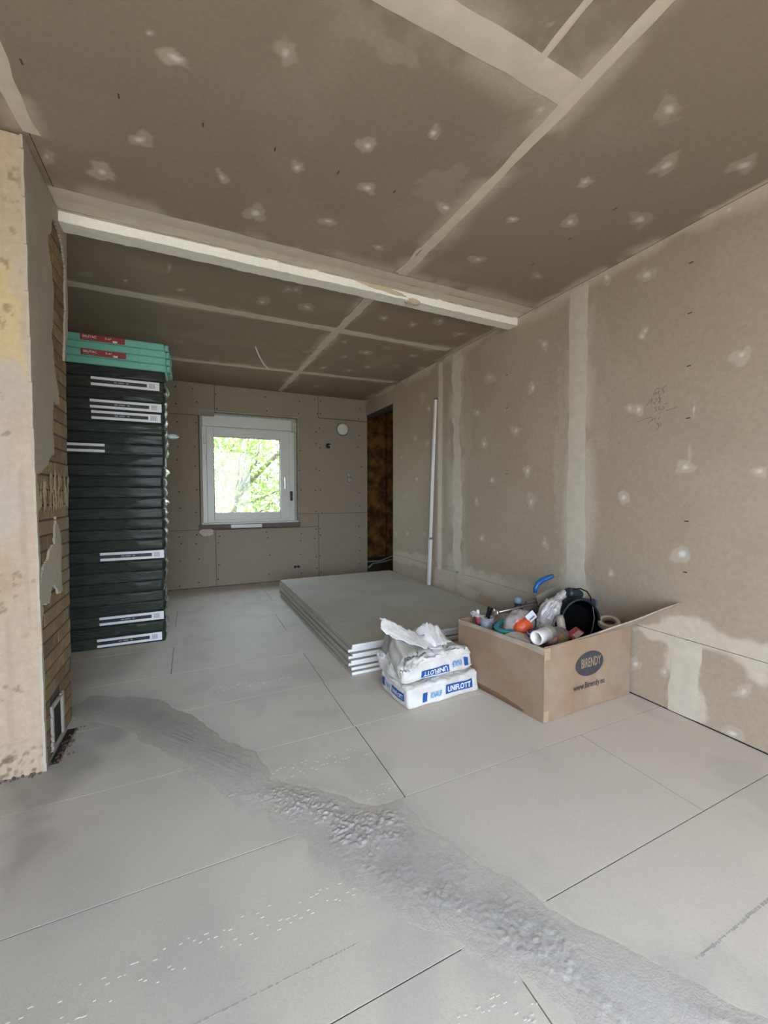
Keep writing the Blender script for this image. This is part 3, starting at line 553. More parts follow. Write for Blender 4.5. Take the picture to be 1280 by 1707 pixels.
link('crumb_line', strip('crumb_line', (-.49, 2.216), (XR-.005, 2.216), .012, lambda A, B, l: (A, B, H-.0006-3*l), None, 77, .002, .010, 'fascia').data, None, beam, (0, -2.25, -BZ)); bpy.data.objects.remove(bpy.data.objects['crumb_line'])

# ------------------------------------------------------------------ chimney pillar
chim = empty('chimney_pillar', (-.76, 2.1, 0)); tag(chim, 'old brick chimney pillar with peeling plaster at the left edge', 'pillar')
CX, CY = -.76, 2.1
def xs_(z): return -.512+.02*np.asarray(z)/2.25        # the old pillar leans: side face, front face, rear edge
def yf_(z): return 1.895-.08*np.asarray(z)/2.25
def rear(z): return 2.305+.045*np.asarray(z)/2.25
HOLE = (1.995, 2.125, .03, .185)
XC = -.521
def loc_box(b): return (b[0]-CX, b[1]-CX, b[2]-CY, b[3]-CY, b[4], b[5])
def hull(name, z0, z1, ya, yb, xa, m):
    """leaning block: ya, yb give front and rear edge at a height"""
    V = [(x, y, z) for z in (z0, z1) for (x, y) in ((xa, ya(z)), (xs_(z)-.009, ya(z)), (xs_(z)-.009, yb(z)), (xa, yb(z)))]
    return link(name, mesh_np(name, np.array(V)-np.array((CX, CY, 0)), [(3, 2, 1, 0), (4, 5, 6, 7), (0, 1, 5, 4), (1, 2, 6, 5), (2, 3, 7, 6), (3, 0, 4, 7)]), m, chim)
fy = lambda z: yf_(z)+.008
ry = lambda z: rear(z)-.004
hull('masonry_core', .19, 2.249, fy, ry, -1.05, M['mortar'])
hull('masonry_base', 0, .19, fy, lambda z: HOLE[0]-.005, -1.05, M['mortar'])
hull('masonry_base', 0, .19, lambda z: HOLE[1]+.005, ry, -1.05, M['mortar'])
hull('masonry_base', 0, .19, lambda z: HOLE[0]-.005, lambda z: HOLE[1]+.005, -1.05, M['mortar']).scale = (1, 1, 1)
link('dark_hole_plate', boxes_mesh('dark_hole_plate', [loc_box((-.53, -.519, HOLE[0]-.004, HOLE[1]+.004, HOLE[2]-.004, HOLE[3]+.004))]), M['nearblack'], chim)  # near-black sooty plate, the hole's shaded depth put into its colour
PITCH = .0585
rb = np.random.default_rng(11)
def brick_tint(): return None
bmats = [M['brick'], mat('pale_brick', (.28, .20, .095), .85, .15, 40, .3, 90, color2=(.23, .16, .08), c2scale=12), mat('dark_brick', (.22, .145, .065), .85, .2, 40, .3, 90, color2=(.15, .10, .05), c2scale=12)]
brick_meshes = {}
def put_brick(y0, y1, z0):
    if y1-y0 < .02: return
    L = round((y1-y0)/.005)*.005
    key = (L, rb.integers(0, 3))
    if key not in brick_meshes:
        me = boxes_mesh('brick', [(-.03, 0, 0, L, 0, PITCH-.006)], .0025); me.materials.append(bmats[int(key[1])]); brick_meshes[key] = me
    o = bpy.data.objects.new('brick', brick_meshes[key]); COL.objects.link(o); o.parent = chim
    o.location = (float(xs_(z0))-.0065+rb.uniform(-.0012, .0012)-CX, y0-CY, z0); o.rotation_euler = (rb.normal(0, .003), 0, 0)
for k in range(38):
    z0 = k*PITCH+.004
    if z0+PITCH > H: continue
    end = float(rear(z0))-.002; y_in = float(yf_(z0))+.007; y = 1.83-(.0, .115, .06, .17)[k % 4]
    while y < end-.01:
        y1 = min(y+.23, end); ya = max(y, y_in)
        if z0 < HOLE[3] and z0+PITCH > HOLE[2]:
            if ya < HOLE[0]: put_brick(ya, min(y1, HOLE[0])-.006, z0)
            if y1 > HOLE[1]: put_brick(max(ya, HOLE[1]), y1-.006, z0)
        else: put_brick(ya, y1-.006, z0)
        y += .23
def side_keep(U, V):
    a = polysd(PLASTER_A, U, V)+.022*(fbm(U*30, V*22, 0, 80, 4)-.5)
    a = np.maximum(a, polysd(PLASTER_B, U, V)+.03*(fbm(U*30, V*26, 0, 81, 4)-.5))
    a = np.maximum(a, polysd(PLASTER_C, U, V)+.03*(fbm(U*30, V*26, 0, 82, 4)-.5))
    edge = sstep(.022, .006, U-yf_(V))*sstep(.35, .55, fbm(V*9, U*9, 0, 83, 3))   # ragged plaster edge left along the corner
    fr = (U > HOLE[0]-.016+.008*fbm(V*60, U*60, 0, 87, 2)) & (U < HOLE[1]+.02) & (V < HOLE[3]+.012+.012*fbm(U*50, V*50, 0, 88, 2)) & ~((U > HOLE[0]) & (U < HOLE[1]) & (V > HOLE[2]) & (V < HOLE[3])) & (V > .02)
    scr = sstep(.0, .05, polysd(SCRAPE, U, V))*(fbm(U*80, V*12, 0, 85, 4)) > .545
    return ((a > 0) | (edge > .5) | fr) & (U < rear(V)-.001) & (U > yf_(V)-.004)
def scrape_keep(U, V):
    return (sstep(-.01, .06, polysd(SCRAPE, U, V))*(fbm(U*60, V*9, 0, 85, 4)*.7+.3*fbm(U*150, V*60, 0, 86, 2)) > .47) & (U < rear(V)-.002) & (U > yf_(V)+.004)
def scrape_col(U, V):
    return const((.44, .36, .20), U.shape)*(1+.5*(fbm(U*40, V*12, 0, 89, 3)-.5))[..., None]
def side_col(U, V):
    c = const((.36, .32, .26), U.shape)*(1+.22*(fbm(U*5, V*4, 0, 90, 4)-.5))[..., None]
    c = mixc(c, (.43, .39, .31), sstep(1.0, .5, V)*.7)
    c = mixc(c, (.46, .38, .26), .5*sstep(.55, .7, fbm(U*8, V*6, 0, 94, 3)))
    sc = sstep(-.02, .02, polysd(SCRAPE, U, V))*sstep(1.14, 1.10, V)
    c = mixc(c, (.47, .38, .20), sc*.75)
    lo = sstep(.25, .15, V); c = mixc(c, (.42, .37, .31), lo)
    rim = np.minimum(np.abs(U-yf_(V)), 1); c = mixc(c, (.44, .38, .29), sstep(.022, .006, rim)*.8*fbm(U*20, V*7, 0, 95, 3)*1.4)
    return c
gs = grid('side_plaster', np.arange(1.81, 2.37, .0055), np.arange(.0, 2.249, .0055), lambda U, V: (xs_(V)+.002-CX+.004*(fbm(U*14, V*14, 0, 91, 4)-.5), U-CY, V), M['plaster'], chim, side_col, side_keep, skirt=(-.008, 0, 0))
grid('paint_scrape', np.arange(1.83, 2.36, .005), np.arange(.95, 1.3, .005), lambda U, V: (xs_(V)-.0044-CX, U-CY, V), M['plaster'], chim, scrape_col, scrape_keep)
def front_col(X, Z):
    c = const((.50, .42, .33), X.shape)*(1+.22*(fbm(X*5, Z*5, 0, 100, 4)-.5))[..., None]
    c = mixc(c, (.58, .47, .28), .95*polymask(PAINT_A, X, Z, .008, .03, 16, 101))
    c = mixc(c, (.47, .44, .40), .75*polymask(PAINT_B, X, Z, .05, .10, 7, 102))
    c = mixc(c, (.34, .22, .12), .55*polymask(STAIN_A, X, Z, .08, .12, 7, 103)*fbm(X*9, Z*9, 0, 104, 3)*1.6)
    spk = sstep(.66, .74, fbm(X*55, Z*40, 0, 105, 3))*sstep(.45, .6, fbm(X*6, Z*6, 0, 106, 3))
    c = mixc(c, (.22, .16, .10), .6*spk)
    low = sstep(.16, .06, Z)*sstep(.52, .66, fbm(X*60, Z*60, 0, 107, 3)); c = mixc(c, (.12, .095, .06), .7*low)
    c = mixc(c, (.55, .47, .36), sstep(-.545, -.515, X)*.45*fbm(X*3, Z*9, 0, 108, 3)*1.5)
    streak = sstep(.6, .75, fbm(X*40, Z*2, 0, 109, 3)); c = mixc(c, (.36, .30, .24), .35*streak)
    return c*np.array((.86, .78, .70))
grid('front_plaster', np.arange(-1.05, -.508, .0065), np.arange(.0, 2.2489, .0065), lambda U, V: (U+.02*V/2.25*(U+1.05)/.54-CX, yf_(V)-CY+.006*(fbm(U*9, V*9, 0, 110, 4)-.5), V), M['plaster'], chim, front_col, None, skirt=(0, .012, 0))
# crumbled plaster in front of the soot door and along the foot
bm = bmesh.new()
for k in range(110):
    if k < 60: x, y = -.487+.014*rb.standard_normal(), rb.uniform(1.93, 2.2)
    else: x, y = rb.uniform(-.85, -.52), 1.884+.006*rb.standard_normal()
    s = rb.uniform(.002, .006)
    r = bmesh.ops.create_icosphere(bm, subdivisions=1, radius=s); bmesh.ops.translate(bm, verts=r['verts'], vec=(x-CX, y-CY, s*.5))
me = bpy.data.meshes.new('crumbs'); bm.to_mesh(me); bm.free(); tag(link('crumbs', me, mat('brown_crumbs', (.10, .06, .035), .95, .4, 30), chim), kind='stuff')
link('foot_gap_shade', boxes_mesh('foot_gap_shade', [loc_box((-.512, -.482, 1.93, 2.19, -.001, .0025))]), M['nearblack'], chim)  # dark strip on the floor, paints the shade of the crevice

# ------------------------------------------------------------------ window
win = empty('window_1', (.61, 5.03, 1.3)); tag(win, 'white plastic tilt window with roller shutter box over leafy trees', 'window', kind='structure')
def wpart(name, boxes, m, parent=None, bev=.004):
    off = (.61, 5.03, 1.3)
    return link(name, boxes_mesh(name, [(b[0]-off[0], b[1]-off[0], b[2]-off[1], b[3]-off[1], b[4]-off[2], b[5]-off[2]) for b in boxes], bev, 2), m, parent or win)
fx0, fx1, fz0, fz1 = .118, 1.145, .715, 1.80
wpart('shutter_box', [(.125, 1.112, 5.00, 5.2, 1.80, 1.928)], M['pvc'])
wpart('outer_frame', [(fx0, fx0+.05, 5.02, 5.09, fz0, fz1), (1.085, fx1, 5.02, 5.09, fz0, fz1), (fx0+.05, 1.085, 5.02, 5.09, fz1-.03, fz1), (fx0+.05, 1.085, 5.02, 5.09, fz0, fz0+.045)], M['pvc'])
sash = wpart('sash', [(.165, .236, 5.005, 5.075, .745, 1.785), (.975, 1.085, 5.005, 5.075, .745, 1.785), (.236, .975, 5.005, 5.075, 1.692, 1.785), (.236, .975, 5.005, 5.075, .745, .825)], M['pvc'])
wpart('gasket', [(.234, .242, 5.018, 5.04, .822, 1.695), (.969, .977, 5.018, 5.04, .822, 1.695), (.242, .969, 5.018, 5.04, 1.687, 1.695), (.242, .969, 5.018, 5.04, .822, .830)], M['dark'], sash, 0)
glass = bpy.data.materials.new('window_glass'); glass.use_nodes = True; t = glass.node_tree; t.nodes.clear()
go_ = t.nodes.new('ShaderNodeOutputMaterial'); gm = t.nodes.new('ShaderNodeMixShader'); gt = t.nodes.new('ShaderNodeBsdfTransparent'); gg = t.nodes.new('ShaderNodeBsdfGlossy')
gg.inputs['Roughness'].default_value = .02; gm.inputs[0].default_value = .03; gt.inputs[0].default_value = (.95, .97, .95, 1)
t.links.new(gt.outputs[0], gm.inputs[1]); t.links.new(gg.outputs[0], gm.inputs[2]); t.links.new(gm.outputs[0], go_.inputs[0])
wpart('pane', [(.236, .975, 5.032, 5.038, .825, 1.692)], glass, sash, 0)
wpart('hinge', [(.138, .158, 4.995, 5.02, 1.60, 1.70)], M['pvc'], sash)
hd = wpart('window_handle', [(1.012, 1.040, 4.985, 5.006, 1.195, 1.26)], M['pvc'])
wpart('grip', [(1.018, 1.034, 4.960, 4.975, 1.10, 1.245), (1.020, 1.032, 4.972, 4.99, 1.222, 1.244)], M['metal'], hd, .005)
wpart('strap_winder', [(1.092, 1.118, 4.99, 5.02, .96, 1.075)], M['dark'])
wpart('mounting_foam', [(WX0+.012, fx0, 5.03, 5.07, WZ0+.02, 1.94), (fx1, WX1-.012, 5.03, 5.07, WZ0+.02, 1.94), (.100, 1.18, 5.03, 5.07, 1.926, 1.966), (.100, .127, 5.003, 5.2, 1.79, 1.93), (1.110, 1.18, 5.003, 5.2, 1.79, 1.93)], mat('mounting_foam', (.42, .39, .30), .95, .3, 40), None, 0)
sill = empty('window_sill_board', (.63, 4.9, .665)); tag(sill, 'raw brown timber sill board under the white window', 'sill')
def spart(name, b, m): return link(name, boxes_mesh(name, [(b[0]-.63, b[1]-.63, b[2]-4.9, b[3]-4.9, b[4]-.665, b[5]-.665)], .004, 2), m, sill)
spart('sill_board', (.07, 1.195, 4.915, 5.06, .655, .700), M['wood'])
spart('white_strip', (.40, .74, 4.913, 4.916, .657, .697), M['pvc'])
spart('weather_strip', (.10, 1.18, 4.96, 5.03, .700, .716), M['pvc'])

# ------------------------------------------------------------------ fittings on the back wall
cap = empty('vent_cap', (1.747, YB, 1.857)); tag(cap, 'round white cap on the back wall beside the doorway', 'vent cap')
me = lathe_mesh('cover', [(0, .016), (.06, .016), (.071, .012), (.073, .0)], 32); link('cover', me, M['pvc'], cap, None, (math.radians(90), 0, 0))
me = lathe_mesh('rim', [(.073, .0), (.079, .003), (.082, 0)], 32); link('rim', me, M['backing'], cap, None, (math.radians(90), 0, 0))
def ring(name, x, z, r, label, cat):
    e = empty(name, (x, YB, z)); tag(e, label, cat)
    link('box_rim', lathe_mesh('box_rim', [(r*.72, .002), (r*.78, .006), (r, .006), (r*1.04, 0)], 20), mat('grey_box_rim', (.22, .20, .17), .7), e, None, (math.radians(90), 0, 0))
    link('hollow_shade', lathe_mesh('hollow_shade', [(0, .001), (r*.76, .001)], 20), M['nearblack'], e, None, (math.radians(90), 0, 0))  # flat near-black disc, paints the shade inside the box
    return e
e = ring('wall_box', 1.557, 1.643, .042, 'small round wall box with cut wire below the white cap', 'wall box')
link('cable_end', tube_mesh('cable_end', [(.0, -.002, 0), (.012, -.03, .004), (.026, -.035, -.018)], .008), M['pvc'], e)
e = ring('wall_box', 1.833, 1.285, .036, 'upper of two outlined socket boxes beside the doorway', 'wall box')
link('mortar_plug', lathe_mesh('mortar_plug', [(0, .004), (.022, .003), (.026, .001)], 16), M['wallplain'], e, None, (math.radians(90), 0, 0))
e = ring('wall_box', 1.838, 1.222, .036, 'lower of two outlined socket boxes beside the doorway', 'wall box')
link('mortar_plug', lathe_mesh('mortar_plug', [(0, .004), (.022, .003), (.026, .001)], 16), M['wallplain'], e, None, (math.radians(90), 0, 0))
for x, lab in ((1.125, 'left of two dark capped pipe stubs low on the back wall'), (1.165, 'right of two dark capped pipe stubs low on the back wall')):
    e = empty('pipe_stub', (x, YB, .16)); tag(e, lab, 'pipe')
    link('stub', lathe_mesh('stub', [(0, .03), (.013, .03), (.015, .026), (.015, 0)], 14), M['dark'], e, None, (math.radians(90), 0, 0))
    link('collar', lathe_mesh('collar', [(.016, .008), (.024, .008), (.026, 0)], 14), M['wallplain'], e, None, (math.radians(90), 0, 0))
cb = link('hanging_cable', tube_mesh('hanging_cable', [(.50, 3.55, H), (.515, 3.555, 2.215), (.54, 3.57, 2.17), (.575, 3.60, 2.13), (.612, 3.63, 2.108)], .0055), M['pvc']); tag(cb, 'thin pale cable hanging from the rear ceiling', 'cable')
for k, (y, lab) in enumerate([(5.55, 'front loose white cable lying in the dark doorway'), (5.75, 'rear loose white cable lying in the dark doorway')]):
    c = link('floor_cable', tube_mesh('floor_cable', [(2.25, y-.25, .01), (2.42, y, .012), (2.62, y+.08-.1*k, .012), (2.9, y+.12, .05), (3.1, y+.05, .012)], .011), M['pvc']); tag(c, lab, 'cable')

# ------------------------------------------------------------------ leaning profile
pole = empty('leaning_profile', (2.03, 3.33, .176)); tag(pole, 'slim white metal profile leaning against the right wall', 'profile')
p0 = np.array((2.031, 3.325, .1775)); p1 = np.array((2.045, 3.243, 1.905)); d = p1-p0
def bar(name, a, b, wd, m, parent, org):
    a, b = np.array(a), np.array(b); t = (b-a)/np.linalg.norm(b-a); n = np.cross(t, (1, 0, 0)); n /= np.linalg.norm(n); k = np.cross(t, n)
    V = [c+sx*wd/2*n+sy*wd/2*k-np.array(org) for c in (a, b) for sx, sy in ((-1, -1), (1, -1), (1, 1), (-1, 1))]
    return link(name, mesh_np(name, V, [(0, 1, 2, 3), (7, 6, 5, 4), (0, 4, 5, 1), (1, 5, 6, 2), (2, 6, 7, 3), (3, 7, 4, 0)]), m, parent)
wm = mat('white_profile', (.72, .70, .64), .4, .05, 20)
bar('upper_tube', p0+d*.26, p1, .021, wm, pole, (2.03, 3.33, .176)); bar('lower_tube', p0, p0+d*.255, .026, wm, pole, (2.03, 3.33, .176))
bar('coupling', p0+d*.252, p0+d*.264, .029, M['metal'], pole, (2.03, 3.33, .176))
bar('end_plug', p1, p1+d*.004, .023, M['dark'], pole, (2.03, 3.33, .176))

# ------------------------------------------------------------------ stack of plasterboard sheets
paper = mat('sheet_paper', (.41, .375, .30), .8, .06, 40, .02, color2=(.46, .425, .35), c2scale=2.5); edge_m = mat('sheet_edge', (.80, .79, .76), .85, .06, 30)
names = ['topmost', 'second', 'third', 'fourth', 'fifth', 'sixth', 'seventh', 'eighth', 'bottom']
rs2 = np.random.default_rng(21)
for k in range(9):
    i = 8-k
    me = boxes_mesh('plasterboard_sheet', [(-.619, .619, -1.0, 1.0, 0, .0172)], .0022, 2)
    me.materials.append(paper); me.materials.append(edge_m)
    for p in me.polygons: p.material_index = 0 if abs(p.normal.z) > .9 or abs(p.normal.x) > .9 else 1
    jx = [0, .012, -.006, .010, -.012, .004, -.010, .006, -.004][k]*1.0
    o = link('plasterboard_sheet', me, None, None, (1.432-(.006 if k else 0)+jx*.6, 3.19+[0, .02, .03, .008, .028, .004, .022, .0, -.02][k], .001+i*.0191), (0, 0, math.radians(.55+rs2.normal(0, .12))))
    tag(o, f'{names[k]} plasterboard sheet from the top of the floor stack' if k not in (0, 8) else f'{names[k]} grey plasterboard sheet of the floor stack', 'plasterboard sheet', 'plasterboard sheets stacked on the floor')

# ------------------------------------------------------------------ wrapped flooring packs and foam underlay
film = mat('dark_green_shrink_film', (.014, .021, .012), .42, .5, 6, 1.0, 16, coat=.15, stretch=(1.0, 4, 9), color2=(.032, .042, .028), c2scale=9, c2w=.1, detail=6)
film2 = mat('darker_shrink_film', (.010, .015, .009), .38, .5, 6, 1.0, 18, coat=.18, stretch=(1.2, 4, 10), color2=(.024, .032, .021), c2scale=10, c2w=.1, detail=6)
clear = mat('crinkled_clear_film', (.38, .45, .40), .25, .3, 30, .4, 60, alpha=.75, coat=.5)
lab_w = mat('white_label', (.74, .74, .74), .5, .03); lab_k = mat('black_print', (.012, .012, .012), .5, .2); lab_g = mat('grey_print', (.22, .22, .23), .6, .3, 200)
red = mat('red_label', (.30, .035, .025), .5, .08); teal = mat('turquoise_foam', (.17, .48, .36), .6, .08, 40, .1, 80)
PH = .072; PY0 = 3.27; PD = .26
def wobble_box(name, x0, x1, y0, y1, z0, z1, seed, amp=.0030, r=.0035):
    """film-wrapped block: soft edges, wrinkled front"""
    nx, ny, nz = 60, 6, 6
    V = []; F = []
    def face(o, u, v, nu, nv):
        b = len(V); o, u, v = map(np.array, (o, u, v))
        for i in range(nu+1):
            for j in range(nv+1): V.append(o+u*i/nu+v*j/nv)
        for i in range(nu):
            for j in range(nv): F.append((b+i*(nv+1)+j, b+(i+1)*(nv+1)+j, b+(i+1)*(nv+1)+j+1, b+i*(nv+1)+j+1))
    X, Y, Z = x1-x0, y1-y0, z1-z0
    face((x0, y0, z0), (X, 0, 0), (0, 0, Z), nx, nz); face((x1, y0, z0), (0, Y, 0), (0, 0, Z), ny, nz); face((x1, y1, z0), (-X, 0, 0), (0, 0, Z), nx, nz)
    face((x0, y1, z0), (0, -Y, 0), (0, 0, Z), ny, nz); face((x0, y0, z1), (X, 0, 0), (0, Y, 0), nx, ny); face((x0, y1, z0), (X, 0, 0), (0, -Y, 0), nx, ny)
    P = np.array(V); lo = np.array((x0, y0, z0))+r; hi = np.array((x1, y1, z1))-r
    inn = np.clip(P, lo, hi); dlt = P-inn; L = np.linalg.norm(dlt, axis=1); ok = L > 1e-9
    P[ok] = inn[ok]+dlt[ok]/L[ok][:, None]*r
    n = fbm(P[:, 0]*7+seed*5, P[:, 2]*60+seed*3, P[:, 1]*20, seed, 3)-.5
    P[:, 1] += amp*2*n*np.where(P[:, 1] < (y0+y1)/2, 1, -1); P[:, 0] += amp*1.5*(fbm(P[:, 1]*30, P[:, 2]*50, 0, seed+8, 2)-.5)
    me = mesh_np(name, P, F, None, None, True)
    bm = bmesh.new(); bm.from_mesh(me); bmesh.ops.remove_doubles(bm, verts=bm.verts[:], dist=2e-4); bm.to_mesh(me); bm.free()
    return me
pack_meshes = []
for s in range(4):
    me = wobble_box('wrapped_block', -1.27, 0, 0, PD, .0002, PH+.0002, 200+s); me.materials.append((film, film2)[s % 2]); pack_meshes.append(me)
def crinkle(name, seed, w_, h_, m, stretch=1.0):
    """crumpled end of shrink film sticking out of a pack's end"""
    us = np.linspace(0, 1, 9); vs = np.linspace(0, 1, 9)
    def pl(U, V):
        out = w_*(.35+.65*fbm(U*4, V*4, 0, seed, 2))*np.sin(np.pi*np.clip(V, .04, .96))**.6
        y = .01+U*(PD-.03)+.006*(fbm(U*9, V*9, 0, seed+2, 2)-.5)
        return out*np.sin(np.pi*np.clip(U, .08, 1))**.4+.001, y, V*h_+.004*(fbm(U*6, V*6, 0, seed+1, 2)-.5)
    U, V = np.meshgrid(us, vs, indexing='ij'); P = np.stack(pl(U, V), -1).reshape(-1, 3); idx = np.arange(81).reshape(9, 9)
    F = np.stack([idx[:-1, :-1], idx[1:, :-1], idx[1:, 1:], idx[:-1, 1:]], -1).reshape(-1, 4)
    me = mesh_np(name, P, F, None, None, True); me.materials.append(m); return me
crk = [crinkle('film_end', 230+s, .018+.006*s, PH*.92, clear) for s in range(4)]
label_meshes = {}
def label_parts(parent, x0, x1, z0, z1, barcode=True):
    y = -.0055
    lb = link('label', boxes_mesh('label', [(x0, x1, y, y+.0012, z0, z1)]), lab_w, parent)
    h = z1-z0; xb = x1-(.075 if barcode else 0)
    link('print_band', boxes_mesh('print_band', [(x0, xb, y-.0006, y, z0+h*.30, z1-h*.30)]), lab_k, lb)
    if barcode:
        link('barcode', boxes_mesh('barcode', [(x1-.062+k*.0038, x1-.062+k*.0038+(.0012, .0024, .0018)[k % 3], y-.0006, y, z0+h*.22, z1-h*.22) for k in range(10)]), lab_g, lb)
        link('small_print', boxes_mesh('small_print', [(x0+(xb-x0)*f, x0+(xb-x0)*(f+wd), y-.0009, y-.0005, z0+h*.42, z0+h*.58) for f, wd in ((.40, .06), (.48, .1), (.62, .04))]), lab_g, lb)
N = 26
LB = {0: (-.402, -.02, 1), 2: (-.38, .0, 1), 8: (-.38, -.004, 1), 18: (-.78, -.352, 0), 21: (-.42, -.02, 1), 22: (-.425, -.012, 1), 24: (-.423, -.03, 1)}
ordinal = ['', 'first', 'second', 'third', 'fourth', 'fifth', 'sixth', 'seventh', 'eighth', 'ninth', 'tenth', 'eleventh', 'twelfth', 'thirteenth', 'fourteenth', 'fifteenth', 'sixteenth', 'seventeenth', 'eighteenth', 'nineteenth', 'twentieth', 'twenty-first', 'twenty-second', 'twenty-third', 'twenty-fourth', 'twenty-fifth', 'twenty-sixth']
rp = np.random.default_rng(31)
def pack_x(z): return -.190+.036*z/1.87
for i in range(N):
    z = i*(PH+.0005)+.001
    e = empty('flooring_pack', (pack_x(z)+rp.uniform(-.006, .006), PY0+rp.uniform(-.004, .004), z))
    if i == 0: lb_ = 'bottom pack of the dark green wrapped stack, with white striped label'
    elif i in LB: lb_ = f'dark green wrapped pack with white striped label, {ordinal[i+1]} from the floor'
    elif i == N-1: lb_ = 'uppermost dark green wrapped pack, right under the turquoise packs'
    else: lb_ = f'plain dark green wrapped pack, {ordinal[i+1]} from the floor'
    tag(e, lb_, 'flooring pack', 'dark wrapped flooring packs in the tall stack')
    link('wrapped_block', pack_meshes[i % 4], None, e)
    if rp.random() < .85: link('film_end', crk[int(rp.integers(0, 4))], None, e)
    if i in LB: label_parts(e, LB[i][0], LB[i][1], .010, PH-.006, bool(LB[i][2]))
GH = .0475; Z0 = N*(PH+.0005)+.003
flap = link('loose_film_flap', None) if False else None
gm = wobble_box('foam_block', -1.25, 0, 0, PD, .001, GH-.001, 250, .0012, .004); gm.materials.append(teal)
gnames = ['lowest', 'second lowest', 'third lowest', 'topmost']
for i in range(4):
    e = empty('underlay_pack', (pack_x(1.87)+.012+(.004, .0, .002, -.008)[i], PY0-.004+rp.uniform(-.003, .003), Z0+i*GH))
    tag(e, f'{gnames[i]} turquoise foam underlay pack on the tall dark stack' + (' with red label' if i in (1, 3) else ''), 'underlay pack', 'turquoise underlay packs')
    link('foam_block', gm, None, e)
    link('folded_end', boxes_mesh('folded_end', [(.0, .022+.006*((k+i) % 2), .012+k*.04, .046+k*.04, .003+.004*(k % 2), GH-.004) for k in range(6)], .004), mat('turquoise_fold', (.16, .42, .33), .4, .2, 50, coat=.4), e)
    if i in (1, 3):
        x0, x1 = (-.485, -.235) if i == 1 else (-.478, -.232)
        lb = link('label', boxes_mesh('label', [(x0, x1, -.0042, -.0030, .005, GH-.003)]), red, e)
        uy, ux = (0, 0, 1), (1, 0, 0)
        for body, sz, xx in (('SELITAC', .021, x0+.012), ('5 m²', .019, x0+.135)):
            V, F = text_pts(body, sz, 'LEFT', bold=.0003); link('lettering', flat_mesh('lettering', V, F, (xx, -.0048, GH*.60), ux, uy), lab_w, lb)
        link('small_print', boxes_mesh('small_print', [(x0+.012, x0+.10, -.0046, -.0042, .012, .0145)]), lab_g, lb)
        link('barcode', boxes_mesh('barcode', [(x0+.178, x0+.203, -.0046, -.0042, .008, .020)]), lab_w, lb)
ls = link('loose_foam_sheet', boxes_mesh('loose_foam_sheet', [(-.2, .2, 0, .22, 0, .003)], .001), mat('grey_green_foam', (.24, .33, .27), .7, .1)); ls.location = (-.435, PY0+.03, Z0+4*GH+.001); ls.rotation_euler = (math.radians(11), 0, math.radians(-3))
tag(ls, 'loose grey green foam sheet lying on top of the turquoise packs', 'foam sheet')
tag(link('film_scrap', blob_mesh('film_scrap', .055, .004, .02, .4, 2.5, 6, 3), clear, None, (-.125, PY0+PD-.03, 1.475), (0, math.radians(8), 0)), 'torn clear film scrap sticking out of the dark stack', 'film scrap')

# ------------------------------------------------------------------ paper bags of filler
bagm = mat('white_paper_bag', (.74, .72, .69), .6, .06, 14, .35, 40, color2=(.58, .54, .48), c2scale=9, c2w=.14)
blue = mat('blue_print', (.012, .075, .28), .5, .1); lblue = mat('light_blue_print', (.05, .27, .55), .5, .1); wht = mat('white_print', (.78, .78, .78), .5)
inner = mat('bag_inner_paper', (.36, .33, .29), .7, .15, 20, .2, 50)
def bag(name, loc, rz, hx, hy, hz, r, amp, seed, label, sag=0.0):
    e = empty(name, loc, rz); tag(e, label, 'bag', 'white paper filler bags')
    def deform(P):
        P = np.array(P, float); Q = P.copy()
        up = np.clip(P[:, 2]/(2*hz), 0, 1)
        calm = sstep(.085, .10, P[:, 2])+sstep(.016, .006, P[:, 2])*.3+.12      # printed faces stay smooth
        calm = np.clip(np.maximum(calm, (P[:, 1] > -hy*.8)*(P[:, 0] > -hx*.8)*1.0), 0, 1)
        for a in range(3):
            n = fbm(P[:, 0]*9+a*7, P[:, 1]*9, P[:, 2]*9, seed+a, 2)-.5
            n2 = fbm(P[:, 0]*34+a*7, P[:, 1]*34, P[:, 2]*34, seed+10+a, 2)-.5
            cr = np.abs(fbm(P[:, 0]*22+a*5+.3*P[:, 2]*20, P[:, 1]*22, P[:, 2]*22, seed+20+a, 3)-.5)
            Q[:, a] += (amp*2*n+calm*(amp*.7*n2-amp*1.6*(np.clip(.09-cr, 0, 1)/.09)*.55))*(1 if a < 2 else up)
        Q[:, 2] -= sag*up*np.clip(np.abs(P[:, 0])/hx, 0, 1.2)**3
        Q[:, 2] = np.maximum(Q[:, 2], .0)
        return Q
    bm = bmesh.new(); bmesh.ops.create_cube(bm, size=2.0); bmesh.ops.subdivide_edges(bm, edges=bm.edges[:], cuts=27, use_grid_fill=True)
    P = np.array([v.co[:] for v in bm.verts])*np.array((hx, hy, hz))
    inn = np.clip(P, -np.array((hx-r, hy-r, hz-r)), np.array((hx-r, hy-r, hz-r))); d_ = P-inn; L = np.linalg.norm(d_, axis=1); ok = L > 1e-9
    P[ok] = inn[ok]+d_[ok]/L[ok][:, None]*r
    P[:, 2] += hz
    Q = deform(P)
    for v, q in zip(bm.verts, Q): v.co = q
    for f in bm.faces: f.smooth = True
    me = bpy.data.meshes.new('bag_body'); bm.to_mesh(me); bm.free()
    link('bag_body', me, bagm, e)
    return e, deform
def sub_rect(x0, x1, y0, y1): return rect2(x0, x1, y0, y1, 16, 6)
def print_on(e, deform, V, F, org, ux, uy, m, name='lettering'):
    return link(name, flat_mesh(name, V, F, org, ux, uy, deform), m, e)
hx, hy, hz = .218, .135, .056
b1, df1 = bag('filler_bag', (1.128, 1.835, .001), math.radians(3), hx, hy, hz, .020, .0085, 300, 'lower full white bag with blue print on the floor')
yf = -hy-.003
